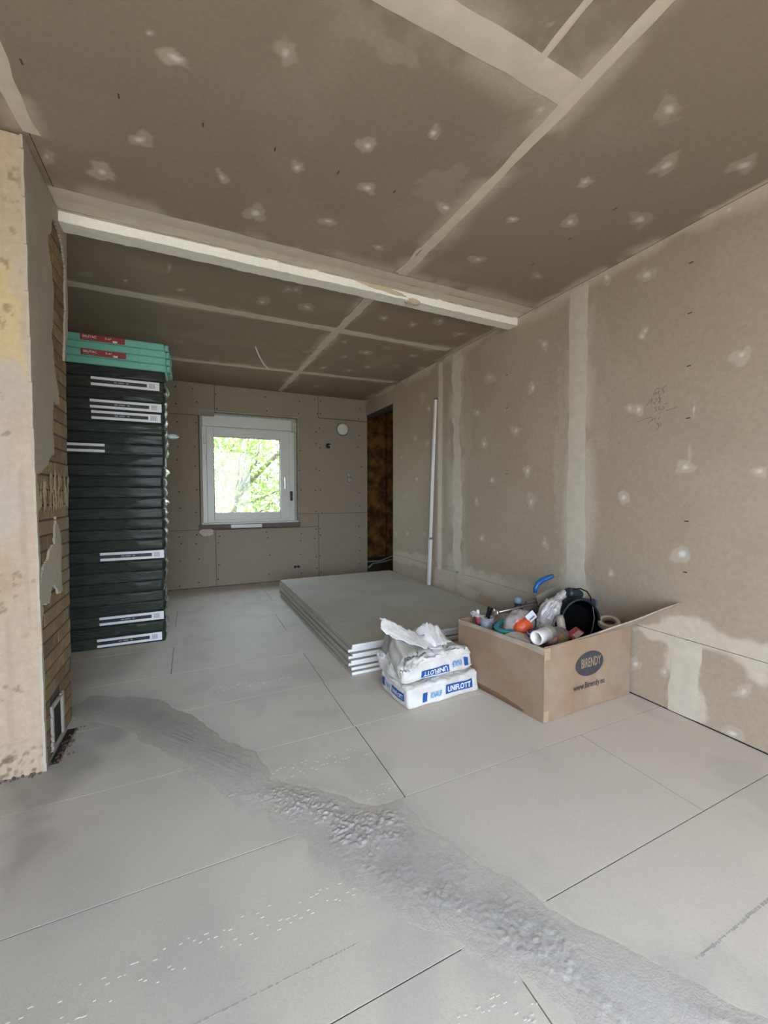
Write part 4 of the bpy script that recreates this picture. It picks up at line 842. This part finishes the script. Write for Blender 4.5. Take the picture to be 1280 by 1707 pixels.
FX = ((1, 0, 0), (0, 0, 1)); RX = ((-1, 0, 0), (0, 0, -1)); LX = ((0, -1, 0), (0, 0, 1))
T_ = lambda body, w_, h_, bold=.0: fit2(text_pts(body, .04, 'CENTER', bold=bold), w_, h_)
print_on(b1, df1, *sub_rect(-.002, .172, .034, .080), (0, yf, 0), *FX, blue, 'print_panel')
print_on(b1, df1, *T_('UNIFLOTT', .150, .030, .0010), (.085, yf-.002, .057), *FX, wht)
print_on(b1, df1, *T_('KNAUF', .062, .030, .0007), (-.056, yf-.001, .050), *FX, lblue)
print_on(b1, df1, *sub_rect(-.132, -.106, .024, .070), (0, yf, 0), *FX, blue, 'print_panel')
xl = -hx-.003
print_on(b1, df1, *sub_rect(-.01, .105, .034, .072), (xl, 0, 0), *LX, blue, 'print_panel')
print_on(b1, df1, *T_('UNIFLOTT', .098, .022, .0008), (xl-.002, -.048, .053), *LX, wht)
print_on(b1, df1, *T_('KNAUF', .040, .024, .0004), (xl-.001, .040, .056), *LX, lblue)
print_on(b1, df1, *sub_rect(.078, .108, .036, .078), (xl, 0, 0), (0, 1, 0), (0, 0, 1), blue, 'print_panel')
print_on(b1, df1, *T_('KNAUF', .07, .014), (-.06, -.09, 2*hz+.003), (1, .2, 0), (-.2, 1, 0), lblue)
hx2, hy2, hz2 = .220, .130, .062
b2, df2 = bag('filler_bag', (1.108, 1.853, .1135), math.radians(6), hx2, hy2, hz2, .034, .017, 320, 'upper opened white bag with torn crumpled top', .03)
yf = -hy2-.003
print_on(b2, df2, *T_('KNAUF', .062, .030, .0006), (.115, yf-.001, .050), *RX, lblue)
print_on(b2, df2, *sub_rect(.160, .186, .030, .074), (0, yf, 0), *FX, blue, 'print_panel')
print_on(b2, df2, *sub_rect(-.11, .065, .020, .052), (0, yf, 0), *FX, blue, 'print_panel')
print_on(b2, df2, *T_('UNIFLOTT', .150, .022, .0008), (-.022, yf-.002, .036), *RX, wht)
print_on(b2, df2, *sub_rect(.02, .10, .0, .022), (0, -.07, 2*hz2+.002), (1, .25, 0), (-.25, 1, 0), blue, 'print_panel')
def paper(name, ctrl, m, e, seed, amp=.008, nu=24, nv=12, thick=.0015):
    """crumpled sheet over a bilinear net of control points (rows x cols)"""
    C_ = np.array(ctrl, float); R_, K_ = C_.shape[:2]
    us = np.linspace(0, R_-1.0001, nu); vs = np.linspace(0, K_-1.0001, nv); U, V = np.meshgrid(us, vs, indexing='ij')
    i, j = U.astype(int), V.astype(int); fu, fv = (U-i)[..., None], (V-j)[..., None]
    fu, fv = fu*fu*(3-2*fu)*.5+fu*.5, fv*fv*(3-2*fv)*.5+fv*.5
    P = C_[i, j]*(1-fu)*(1-fv)+C_[np.minimum(i+1, R_-1), j]*fu*(1-fv)+C_[i, np.minimum(j+1, K_-1)]*(1-fu)*fv+C_[np.minimum(i+1, R_-1), np.minimum(j+1, K_-1)]*fu*fv
    for a in range(3): P[..., a] += amp*2*((1-np.abs(2*fbm(U*2.2+a*9, V*2.2, 0, seed+a, 3)-1))-.6)
    idx = np.arange(U.size).reshape(U.shape)
    F = np.stack([idx[:-1, :-1], idx[1:, :-1], idx[1:, 1:], idx[:-1, 1:]], -1).reshape(-1, 4)
    me = mesh_np(name, P.reshape(-1, 3), F, None, None, True)
    o = link(name, me, m, e); s = o.modifiers.new('thickness', 'SOLIDIFY'); s.thickness = thick
    return o
# torn flap rising to the left, folded mouth of the bag and paper heap
paper('torn_flap', [[(-.272, .00, .255), (-.258, .02, .305)], [(-.22, -.03, .212), (-.19, .03, .268)], [(-.13, -.06, .165), (-.095, .02, .215)], [(-.04, -.09, .130), (.0, .0, .170)], [(.05, -.10, .122), (.08, .0, .142)]], bagm, b2, 330, .009)
paper('bag_mouth', [[(-.245, -.11, .04), (-.238, .0, .11), (-.215, .11, .10)], [(-.205, -.115, .13), (-.19, .0, .205), (-.16, .12, .175)], [(-.13, -.115, .135), (-.11, .01, .175), (-.07, .12, .165)], [(-.04, -.11, .125), (-.02, .01, .155), (.0, .12, .15)]], inner, b2, 336, .014)
paper('crumpled_paper', [[(-.06, -.06, .125), (-.04, .06, .175), (-.02, .125, .14)], [(.02, -.08, .128), (.03, .04, .225), (.04, .125, .165)], [(.09, -.06, .126), (.10, .04, .205), (.11, .125, .145)], [(.17, -.02, .11), (.17, .06, .13), (.18, .115, .10)]], bagm, b2, 342, .013)

# ------------------------------------------------------------------ cardboard box with tools
card = mat('cardboard', (.265, .160, .088), .85, .10, 20, .06, 80, color2=(.32, .235, .165), c2scale=3.5, c2w=.22)
card_in = mat('cardboard_inner', (.33, .255, .185), .85, .12, 20, .08, 60, color2=(.40, .34, .275), c2scale=6)
ink = mat('box_ink', (.045, .043, .045), .8, .25, 60)
bx = empty('cardboard_box', (1.7, 1.62, 0)); tag(bx, 'open cardboard box full of tools beside the right wall', 'box')
BO = np.array((1.7, 1.62, 0))
FL, FR, BL, BR = np.array((1.421, 1.336)), np.array((2.040, 1.350)), np.array((1.350, 1.890)), np.array((1.985, 1.905)); BHt = .345
def slab(name, a, b, c, d_, th, m, parent=bx, seg=12, bulge=0.0):
    """thin board through four corners a,b,c,d with thickness th (towards the left of a->b x a->d)"""
    a, b, c, d_ = [np.array(p, float) for p in (a, b, c, d_)]
    us = np.linspace(0, 1, seg+1); P = []
    n = np.cross(b-a, d_-a); n /= np.linalg.norm(n)
    for s in (0, 1):
        for u in us:
            for v in us:
                p = a*(1-u)*(1-v)+b*u*(1-v)+c*u*v+d_*(1-u)*v
                P.append(p+n*(th*s+bulge*math.sin(math.pi*u)*math.sin(math.pi*v)+.0015*math.sin(u*9+v*4))-BO)
    k = seg+1; idx = np.arange(2*k*k).reshape(2, k, k); F = []
    for i in range(seg):
        for j in range(seg):
            F.append((idx[0, i, j], idx[0, i, j+1], idx[0, i+1, j+1], idx[0, i+1, j])); F.append((idx[1, i, j], idx[1, i+1, j], idx[1, i+1, j+1], idx[1, i, j+1]))
        F += [(idx[0, i, 0], idx[0, i+1, 0], idx[1, i+1, 0], idx[1, i, 0]), (idx[0, i+1, seg], idx[0, i, seg], idx[1, i, seg], idx[1, i+1, seg]),
              (idx[0, 0, i+1], idx[0, 0, i], idx[1, 0, i], idx[1, 0, i+1]), (idx[0, seg, i], idx[0, seg, i+1], idx[1, seg, i+1], idx[1, seg, i])]
    return link(name, mesh_np(name, P, F, None, None, False), m, parent)
def z_(p, z): return (p[0], p[1], z)
slab('front_panel', z_(FL, .002), z_(FR, .002), z_(FR, BHt+.01), z_(FL, BHt), -.005, card)
slab('side_panel', z_(BL, .002), z_(FL, .002), z_(FL, BHt), z_(BL, BHt-.008), -.005, card, bulge=.006)
slab('side_panel', z_(FR, .002), z_(BR, .002), z_(BR, BHt+.01), z_(FR, BHt+.01), -.005, card)
slab('back_panel', z_(BR, .002), z_(BL, .002), z_(BL, BHt-.008), z_(BR, BHt), -.005, card)
slab('bottom_panel', z_(FL, .006), z_(FR, .006), z_(BR, .006), z_(BL, .006), -.004, card, seg=4)
fl_ = lambda p, ang, L, z: (p[0]+.012, p[1]-L*math.cos(math.radians(ang)), z+L*math.sin(math.radians(ang)))
slab('flap', (FL[0], FL[1], BHt), (FR[0]-.002, FR[1], BHt+.01), fl_((FR[0]-.004, FR[1]), 38, .295, BHt+.005), fl_((FL[0]+.01, FL[1]), 29.5, .29, BHt), -.005, card_in, bulge=.004)
slab('flap', z_(BL, BHt-.008), z_(FL, BHt), (FL[0]+.035, FL[1]+.02, .10), (BL[0]+.05, BL[1]-.02, .09), -.005, card_in)
slab('flap', z_(BR, BHt), z_(BL+np.array((.10, 0)), BHt-.006), (1.46, 1.86, .13), (1.95, 1.86, .13), -.005, card_in)
slab('flap', (1.395, 1.56, .345), (1.425, 1.43, .340), (1.475, 1.445, .352), (1.455, 1.545, .356), -.004, card_in, seg=4)
u = np.array((*(FR-FL), 0)); u /= np.linalg.norm(u); fo = np.array((*FL, 0))-BO+np.array((u[1], -u[0], 0))*.0022
logo = link('logo_oval', flat_mesh('logo_oval', *ellipse2(.0985, .060), fo+u*.305+np.array((0, 0, .222)), u, (0, 0, 1)), ink, bx)
V, F = text_pts('BIRENDY', .062, 'CENTER', bold=.0012, width=.56); link('lettering', flat_mesh('lettering', V, F, fo+u*.312+np.array((u[1], -u[0], 0))*.0012+np.array((0, 0, .226)), u, (0, 0, 1)), card, logo)
V, F = text_pts('www.Birendy.eu', .042, 'CENTER', bold=.0006, width=.80); link('lettering', flat_mesh('lettering', V, F, fo+u*.305+np.array((0, 0, .118)), u, (0, 0, 1)), ink, bx)
slab('tape_strip', (BL[0]-.0012, BL[1], .003), (FL[0]-.0012, FL[1]+.03, .003), (FL[0]-.0012, FL[1]+.03, .030), (BL[0]-.0012, BL[1], .034), .0008, mat('brown_paper_tape', (.15, .085, .04), .6, .1), bulge=.0062)
tape_m = mat('packing_tape', (.38, .27, .17), .3, .08, 20, coat=.4)
link('tape_corner', boxes_mesh('tape_corner', [(FL[0]-1.7-.001, FL[0]-1.7+.035, FL[1]-1.62-.0025, FL[1]-1.62-.0015, .29, .344)], 0), tape_m, bx)
link('tape_corner', boxes_mesh('tape_corner', [(FL[0]-1.7-.001, FL[0]-1.7+.03, FL[1]-1.62-.0025, FL[1]-1.62-.0015, .003, .055)], 0), tape_m, bx)

# contents
def mk(name, color, rough=.5, **k): return mat(name, color, rough, k.pop('var', .1), k.pop('scale', 30), **k)
def item(name, loc, label, cat, rot=(0, 0, 0)):
    e = empty(name, loc); e.rotation_euler = rot; tag(e, label, cat, 'things in the cardboard box'); return e
R = math.radians
# bed of rags and scraps the tools lie on
o = link('work_rag', blob_mesh('work_rag', .25, .22, .125, .15, 2.0, 400, 5, .2), mk('dark_rag', (.06, .05, .045), .9)); o.location = (1.70, 1.62, .135); tag(o, 'dark crumpled rag filling the box beneath the tools', 'rag')
# white plastic pipe over the corner
e = item('plastic_pipe', (1.432, 1.395, .372), 'short white plastic pipe over the front box corner', 'pipe', (0, R(90), R(14)))
link('pipe_wall', lathe_mesh('pipe_wall', [(.024, 0), (.033, 0), (.0335, .004), (.0335, .125), (.024, .125), (.024, 0)], 28), mk('pipe_white', (.78, .76, .71), .4, var=.03), e)
link('pipe_lip', lathe_mesh('pipe_lip', [(.0335, .075), (.0345, .077), (.0345, .082), (.0335, .084)], 28), mk('pipe_ring', (.66, .6, .5), .4), e)
# orange tool in a clear bag
clearbag = mk('clear_bag', (.62, .52, .49), .18, alpha=.5, coat=.6, bump=.5, bscale=25)
e = item('bagged_gun', (1.535, 1.62, .355), 'orange tool inside a clear plastic bag', 'bagged tool')
link('plastic_bag', blob_mesh('plastic_bag', .085, .07, .082, .25, 1.8, 410, 4, .35), clearbag, e, (0, 0, .005))
link('orange_tool', blob_mesh('orange_tool', .055, .045, .048, .18, 1.6, 411, 4), mk('orange_plastic', (.72, .10, .03), .4), e, (-.012, -.045, .002))
link('tool_collar', lathe_mesh('tool_collar', [(0, 0), (.03, 0), (.033, .01), (.033, .03), (.02, .04), (0, .04)], 18), mk('brown_collar', (.10, .06, .05), .5), e, (.03, -.055, -.045), (R(60), R(20), 0))
link('paper_tag', boxes_mesh('paper_tag', [(-.028, .028, -.0012, 0, -.02, .02)]), lab_w, e, (.022, -.066, .058), (R(-24), R(-28), 0))
link('tag_print', boxes_mesh('tag_print', [(-.018, .018, -.0016, -.001, -.012, -.003)]), lab_g, e, (.022, -.0668, .058), (R(-24), R(-28), 0))
# teal hose loop
th = np.linspace(0, 2*math.pi, 40); e = item('hose_loop', (1.495, 1.64, .335), 'teal rubber hose loop behind the side panel', 'hose')
link('hose', tube_mesh('hose', [(.075*math.cos(a), .055*math.sin(a), .012*math.sin(a+1)+.012) for a in th], .0135, 12, False), mk('teal_rubber', (.02, .19, .20), .35), e)
link('sleeve', tube_mesh('sleeve', [(.075*math.cos(a), .055*math.sin(a), .012*math.sin(a+1)+.012) for a in np.linspace(5.6, 6.1, 6)], .0155, 12), mk('dark_sleeve', (.03, .04, .04), .5), e)
# crumpled clear film heaps
filmm = mk('crumpled_film', (.60, .555, .52), .22, alpha=.8, coat=.5, bump=.6, bscale=24)
o = link('plastic_film', blob_mesh('plastic_film', .068, .055, .115, .22, 1.7, 420, 5, .6), filmm, None, (1.735, 1.60, .375), (R(10), R(20), 0)); tag(o, 'grey crumpled plastic film drooping in front of the saw', 'plastic film', 'things in the cardboard box')
o = link('plastic_film', blob_mesh('plastic_film', .045, .05, .095, .22, 1.7, 424, 5, .6), filmm, None, (1.825, 1.62, .425), (R(5), R(32), 0)); tag(o, 'pale twisted plastic film touching the black hood', 'plastic film', 'things in the cardboard box')
# black hood with dark blue rim
e = item('black_hood', (1.850, 1.535, .365), 'black hood with dark blue rim opening towards the front', 'hood', (0, 0, R(-22)))
blk = mk('black_shell', (.005, .005, .006), .6, var=.2, spec=.25)
n = 24; prof = [(.104*math.sin(a)*(1 if math.cos(a) > 0 else 1.12), .0, .135*math.cos(a)-.012) for a in np.linspace(-2.25, 2.25, n)]
V = []; F = []
for s, (yy, sc) in enumerate([(-.055, 1.0), (-.02, 1.03), (.03, .97), (.075, .72), (.10, .30)]):
    for p in prof: V.append((p[0]*sc, yy, p[2]*sc))
for s in range(4):
    for k in range(n-1): F.append((s*n+k, s*n+k+1, (s+1)*n+k+1, (s+1)*n+k))
o = link('shell', mesh_np('shell', V, F, None, None, True), blk, e); md = o.modifiers.new('t', 'SOLIDIFY'); md.thickness = .004
link('rim', tube_mesh('rim', [(p[0], -.057, p[2]) for p in prof], .007, 8), mk('dark_blue_rim', (.006, .012, .018), .5), e)
link('lining', blob_mesh('lining', .088, .045, .112, .12, 2, 430, 4, .2), mk('black_cloth', (.003, .003, .0035), .95, spec=.1), e, (0, -.005, -.02))
link('drawstring', tube_mesh('drawstring', [(.062, -.062, .085), (.066, -.072, .03), (.055, -.075, -.03), (.045, -.07, -.07)], .0018, 6), mk('grey_string', (.3, .3, .3), .7), e)
# blue saw handle and blade behind
e = item('hand_saw', (1.86, 1.75, .47), 'blue handled hand saw standing at the back of the box', 'saw')
link('handle', tube_mesh('handle', [(-.078, 0, .0), (-.076, 0, .025), (-.062, -.002, .050), (-.03, -.004, .068), (.01, -.006, .080), (.05, -.008, .088)], [.011, .014, .015, .015, .0145, .012], 12), mk('blue_plastic', (.012, .10, .30), .35), e)
link('grip_ribs', tube_mesh('grip_ribs', [(-.02, -.016, .073), (.012, -.018, .084), (.045, -.018, .090)], .004, 6), mk('light_blue_ribs', (.05, .22, .5), .35), e)
link('blade', boxes_mesh('blade', [(-.07, .13, 0, .004, -.055, .0)], .001), mk('grey_blade', (.27, .24, .20), .5), e, (0, .0, .0), (0, R(-16), 0))
# angle tool with black grip and cable
e = item('power_tool', (1.945, 1.555, .452), 'dark power tool with ribbed grip at the right of the hood', 'power tool', (0, R(10), R(-8)))
link('tool_body', lathe_mesh('tool_body', [(0, -.06), (.026, -.06), (.031, -.045), (.031, .01), (.022, .03), (.02, .035), (0, .035)], 18), mk('tool_dark', (.02, .028, .034), .45), e, (-.045, .02, .028), (0, R(90), 0))
link('grip', lathe_mesh('grip', [(0, .0), (.014, .0), (.015, .01)]+[(.0165 if k % 2 else .0145, .012+.006*k) for k in range(9)]+[(.02, .068), (.021, .085), (.017, .09), (0, .09)], 16), mk('tool_grip', (.03, .035, .042), .5), e, (-.02, .0, .0), (0, R(94), 0))
link('end_cap', lathe_mesh('end_cap', [(0, .0), (.0215, .0), (.0215, .012), (.015, .018), (0, .018)], 16), mk('blue_cap', (.10, .14, .19), .4), e, (.062, .0, -.004), (0, R(94), 0))
link('cord', tube_mesh('cord', [(-.09, -.01, .055), (-.06, -.02, .066), (-.02, -.03, .055), (.008, -.035, .025), (.012, -.04, -.01), (.008, -.05, -.05)], .0038, 8), blk, e)
# masking tape roll
e = item('tape_roll', (1.955, 1.412, .367), 'cream masking tape roll leaning behind the open flap', 'tape', (R(12), R(-16), 0))
link('tape', lathe_mesh('tape', [(.033, -.013), (.052, -.013), (.0525, -.011), (.0525, .011), (.052, .013), (.033, .013), (.033, -.013)], 30), mk('masking_tape', (.60, .52, .36), .6, var=.04), e)
link('cardboard_core', lathe_mesh('cardboard_core', [(.030, -.0135), (.033, -.0135), (.033, .0135), (.030, .0135), (.030, -.0135)], 30), card, e)
# cream bottle
e = item('cream_tube', (1.700, 1.478, .315), 'upright cream plastic tube between film and hood', 'tube', (R(-6), R(-8), 0))
link('tube_body', lathe_mesh('tube_body', [(0, 0), (.019, 0), (.020, .01), (.020, .085), (.017, .098), (.0165, .105), (0, .105)], 20), mk('cream_plastic', (.55, .48, .38), .45), e)
link('tube_rim', lathe_mesh('tube_rim', [(.012, .106), (.0175, .106), (.018, .101), (.0165, .096)], 20), mk('beige_rim', (.42, .36, .28), .5), e)
# blue can
e = item('blue_can', (1.485, 1.475, .318), 'small blue can behind the white pipe end', 'can', (R(8), R(-14), 0))
link('can_body', lathe_mesh('can_body', [(0, 0), (.018, 0), (.019, .003), (.019, .055), (.016, .060), (0, .060)], 20), mk('can_blue', (.012, .035, .20), .3, coat=.4), e)
link('can_ring', lathe_mesh('can_ring', [(.019, .050), (.0198, .052), (.0198, .056), (.017, .0605)], 20), M['metal'], e)
# paper bags, red packet
e = item('snack_bag', (1.585, 1.448, .335), 'half transparent bag of pink and ochre parts by the pipe', 'plastic bag')
link('bag_film', blob_mesh('bag_film', .085, .045, .045, .25, 2, 440, 4, .3), mk('grey_clear', (.30, .26, .22), .3, alpha=.75, coat=.4), e, (.03, .0, .0))
link('pink_part', blob_mesh('pink_part', .036, .02, .03, .2, 2, 441, 3, .2), mk('pink_paper', (.58, .32, .25), .6), e, (-.038, -.035, .016), (0, R(35), 0))
link('ochre_part', blob_mesh('ochre_part', .03, .02, .035, .2, 2, 442, 3, .2), mk('ochre_paper', (.30, .20, .085), .6), e, (.03, -.035, -.002))
e = item('red_packet', (1.725, 1.43, .335), 'flat red and white packet in front of the hood', 'packet', (R(25), R(-12), R(10)))
link('packet', boxes_mesh('packet', [(-.045, .045, -.025, .025, 0, .012)], .003), mk('packet_red', (.45, .06, .06), .5), e)
link('packet_band', boxes_mesh('packet_band', [(-.03, .03, -.0255, .0, .0122, .0128)]), mk('packet_pale', (.6, .45, .42), .5), e)
# mixing rod
e = item('threaded_rod', (1.60, 1.72, .405), 'shiny steel rod with flared end lying across the tools', 'rod')
link('shaft', tube_mesh('shaft', [(-.11, 0, -.004), (.14, 0, .010)], .0045, 8), M['metal'], e)
link('flared_head', lathe_mesh('flared_head', [(.0, 0), (.005, 0), (.008, .012), (.021, .022), (.022, .025), (0, .024)], 16), M['metal'], e, (-.108, 0, -.004), (0, R(-94), 0))
# bottle with pale blue cap + grey block
e = item('spray_bottle', (1.735, 1.838, .30), 'dark bottle with pale blue cap at the back panel', 'bottle')
link('bottle_body', lathe_mesh('bottle_body', [(0, 0), (.03, 0), (.031, .06), (.025, .085), (.018, .092), (0, .092)], 18), mk('bottle_dark', (.03, .03, .03), .35), e)
link('cap', lathe_mesh('cap', [(.0, .13), (.012, .13), (.022, .122), (.024, .108), (.023, .094), (0, .094)], 18), mk('pale_blue_cap', (.20, .26, .33), .45), e)
e = item('grey_block', (1.80, 1.80, .335), 'grey brown sanding block behind the steel rod', 'block', (0, R(-10), R(-15)))
link('block_body', boxes_mesh('block_body', [(-.06, .09, -.03, .03, 0, .06)], .006, 2), mk('block_grey', (.19, .17, .13), .8, color2=(.12, .10, .08)), e)
link('block_grip', boxes_mesh('block_grip', [(-.02, .06, -.012, .012, .06, .078)], .005, 2), mk('block_grip', (.15, .13, .10), .7), e)
# pens, cutters, cup at the left rear corner
e = item('tool_cup', (1.475, 1.80, .27), 'translucent white cup holding pens in the rear corner', 'cup')
link('cup_wall', lathe_mesh('cup_wall', [(0, 0), (.034, 0), (.040, .085), (.0385, .085), (.033, .003), (0, .003)], 24), mk('cup_clear', (.50, .54, .58), .3, alpha=.8), e)
link('cup_dots', boxes_mesh('cup_dots', [(.012, .020, -.0395, -.037, .045, .051), (.012, .020, -.039, -.036, .025, .031)]), blk, e)
e = item('marker_pen', (1.438, 1.825, .30), 'red marker pen with white cap in the rear corner', 'pen', (R(4), R(-6), 0))
link('pen_body', lathe_mesh('pen_body', [(0, 0), (.013, 0), (.014, .05), (.014, .068), (0, .068)], 14), mk('pen_red', (.50, .09, .10), .4), e)
link('pen_cap', lathe_mesh('pen_cap', [(.0, .098), (.006, .097), (.0085, .09), (.009, .066), (0, .066)], 14), lab_w, e)
link('pen_base', lathe_mesh('pen_base', [(0, -.002), (.0145, -.002), (.0145, .018), (.0135, .02)], 14), mk('pen_navy', (.02, .02, .05), .4), e)
e = item('pliers', (1.486, 1.815, .30), 'pair of black handled pliers standing in the box corner', 'pliers', (0, R(16), 0))
link('handle', tube_mesh('handle', [(-.008, 0, 0), (-.010, 0, .05), (-.012, 0, .105)], [.006, .008, .007], 10), blk, e)
link('handle', tube_mesh('handle', [(.008, .004, 0), (.010, .004, .05), (.014, .004, .102)], [.006, .008, .007], 10), blk, e)
link('joint', lathe_mesh('joint', [(0, .006), (.012, .006), (.013, 0), (0, 0)], 14), M['metal'], e, (0, .002, 0), (R(90), 0, 0))
e = item('clear_wrapper', (1.425, 1.77, .352), 'folded clear wrapper hanging over the side panel', 'wrapper')
paper('wrapper_sheet', [[(-.045, .06, .03), (-.052, .02, .02)], [(-.02, .055, .035), (-.03, .0, .02)], [(.02, .03, .01), (.0, -.04, .008)], [(.05, .0, -.01), (.035, -.06, -.008)]], mk('clear_wrap', (.62, .60, .58), .2, alpha=.85, coat=.5), e, 450, .006)

# ------------------------------------------------------------------ outdoors beyond both openings
gr = link('ground_outside', boxes_mesh('ground_outside', [(-30, 30, 5.3, 40, -.5, -.4), (-30, 30, -30, -1.5, -.2, -.1)]), mat('pale_paving', (.36, .33, .26), .9, .15, 3)); tag(gr, kind='structure')
barkm = mat('grey_bark', (.17, .15, .12), .9, .25, 14, .3, 40)
leafm = bpy.data.materials.new('spring_leaf'); leafm.use_nodes = True; t = leafm.node_tree; b = t.nodes['Principled BSDF']
b.inputs['Roughness'].default_value = .5
oi = t.nodes.new('ShaderNodeTexNoise'); oi.inputs['Scale'].default_value = 3.0; gp = t.nodes.new('ShaderNodeNewGeometry')
mx = t.nodes.new('ShaderNodeMix'); mx.data_type = 'RGBA'; mx.inputs[6].default_value = (.08, .19, .02, 1); mx.inputs[7].default_value = (.28, .36, .09, 1)
t.links.new(gp.outputs['Position'], oi.inputs[0]); t.links.new(oi.outputs[0], mx.inputs[0]); t.links.new(mx.outputs[2], b.inputs['Base Color'])
tl = t.nodes.new('ShaderNodeBsdfTranslucent'); ms = t.nodes.new('ShaderNodeMixShader'); ms.inputs[0].default_value = .45
t.links.new(mx.outputs[2], tl.inputs[0]); t.links.new(b.outputs[0], ms.inputs[1]); t.links.new(tl.outputs[0], ms.inputs[2]); t.links.new(ms.outputs[0], t.nodes['Material Output'].inputs[0])
rt = np.random.default_rng(77)
def leaves(name, centres, size, parent, org):
    C_ = np.array(centres); n = len(C_); a = rt.normal(size=(n, 3)); a /= np.linalg.norm(a, axis=1)[:, None]
    b_ = np.cross(a, rt.normal(size=(n, 3))); b_ /= np.linalg.norm(b_, axis=1)[:, None]; c_ = np.cross(a, b_)
    s = size*rt.uniform(.6, 1.3, (n, 1))
    V = np.stack([C_-a*s, C_-b_*s*.45+c_*s*.12, C_+a*s, C_+b_*s*.45+c_*s*.12], 1).reshape(-1, 3)-np.array(org)
    o = link(name, mesh_np(name, V, np.arange(4*n).reshape(-1, 4)), leafm, parent); tag(o, kind='stuff'); return o
def tree(name, org, limbs, nleaf, size, spread, label):
    e = empty(name, org); tag(e, label, 'tree', 'trees outside the window'); C_ = []
    for k, (pts, r0, r1) in enumerate(limbs):
        P = np.array(pts); m_ = 14; tt = np.linspace(0, len(P)-1, m_); Q = np.array([[np.interp(x, np.arange(len(P)), P[:, a]) for a in range(3)] for x in tt])
        Q += .03*rt.normal(size=Q.shape)*np.linspace(.2, 1, m_)[:, None]
        link('trunk' if k == 0 else 'branch', tube_mesh('branch', Q-np.array(org), np.linspace(r0, r1, m_), 8), barkm, e)
        nl = nleaf//len(limbs); tq = rt.uniform(.15, 1.0, nl)*(m_-1)
        B = np.array([[np.interp(x, np.arange(m_), Q[:, a]) for a in range(3)] for x in tq]); C_.append(B+rt.normal(size=B.shape)*spread)
    leaves('foliage', np.concatenate(C_), size, e, org)
    return e
tree('garden_tree', (.45, 8.2, -.4), [([(.45, 8.2, -.4), (.62, 8.2, .5), (.80, 8.15, 1.05), (1.25, 8.1, 1.55), (1.9, 8.0, 2.1), (2.4, 8, 2.6)], .085, .03), ([(.60, 8.2, .5), (.85, 8.3, 1.2), (1.0, 8.4, 1.9), (1.1, 8.4, 2.8)], .045, .012),
    ([(.80, 8.15, 1.05), (1.1, 7.9, 1.7), (1.3, 7.9, 2.3)], .035, .01), ([(.70, 8.2, .8), (1.2, 8.3, .95), (1.75, 8.3, 1.15), (2.2, 8.2, 1.3)], .03, .01), ([(.75, 8.2, 1.0), (.82, 8.0, 1.6), (.85, 8.0, 2.4)], .03, .01), ([(.5, 8.2, .3), (1.0, 8.0, .55), (1.5, 7.9, .95)], .03, .01)],
    2600, .046, .26, 'slanting leafy tree close outside the window')
tree('garden_tree', (.34, 10.4, -.4), [(np.array(p)*np.array((1.12, 0, 1.1))+np.array((0, 10.4, 0)), a_, b_) for p, a_, b_ in [([(.30, 9.2, -.4), (.42, 9.2, .7), (.44, 9.2, 1.35), (.75, 9.1, 1.9), (1.15, 9.0, 2.3)], .07, .025), ([(.44, 9.2, 1.35), (.42, 9.2, 2.0), (.3, 9.2, 2.9)], .04, .012), ([(.43, 9.2, 1.3), (.1, 9.2, 1.9), (-.3, 9.2, 2.5)], .035, .01), ([(.75, 9.1, 1.9), (1.3, 9.2, 1.85), (2.0, 9.2, 2.2)], .03, .01)]],
    3000, .055, .36, 'forked leafy tree behind the slanting one')
for k, (x, y, z, rx, rz, lab) in enumerate([(-.4, 11.5, .6, .9, .9, 'low bush at the left of the window view'), (2.2, 11.8, .8, 1.1, 1.0, 'low bush at the right of the window view')]):
    e = empty('garden_bush', (x, y, -.4)); tag(e, lab, 'bush', 'bushes outside the window')
    d_ = rt.normal(size=(1500, 3)); d_ /= np.linalg.norm(d_, axis=1)[:, None]; C_ = np.array((x, y, z-.2))+d_*rt.uniform(.5, 1, (1500, 1))*np.array((rx, .7, rz))
    leaves('foliage', C_, .06, e, (x, y, -.4))
    link('stem', tube_mesh('stem', [(0, 0, 0), (.05, 0, .5), (.0, .05, 1.0)], [.05, .03, .015], 8), barkm, e)
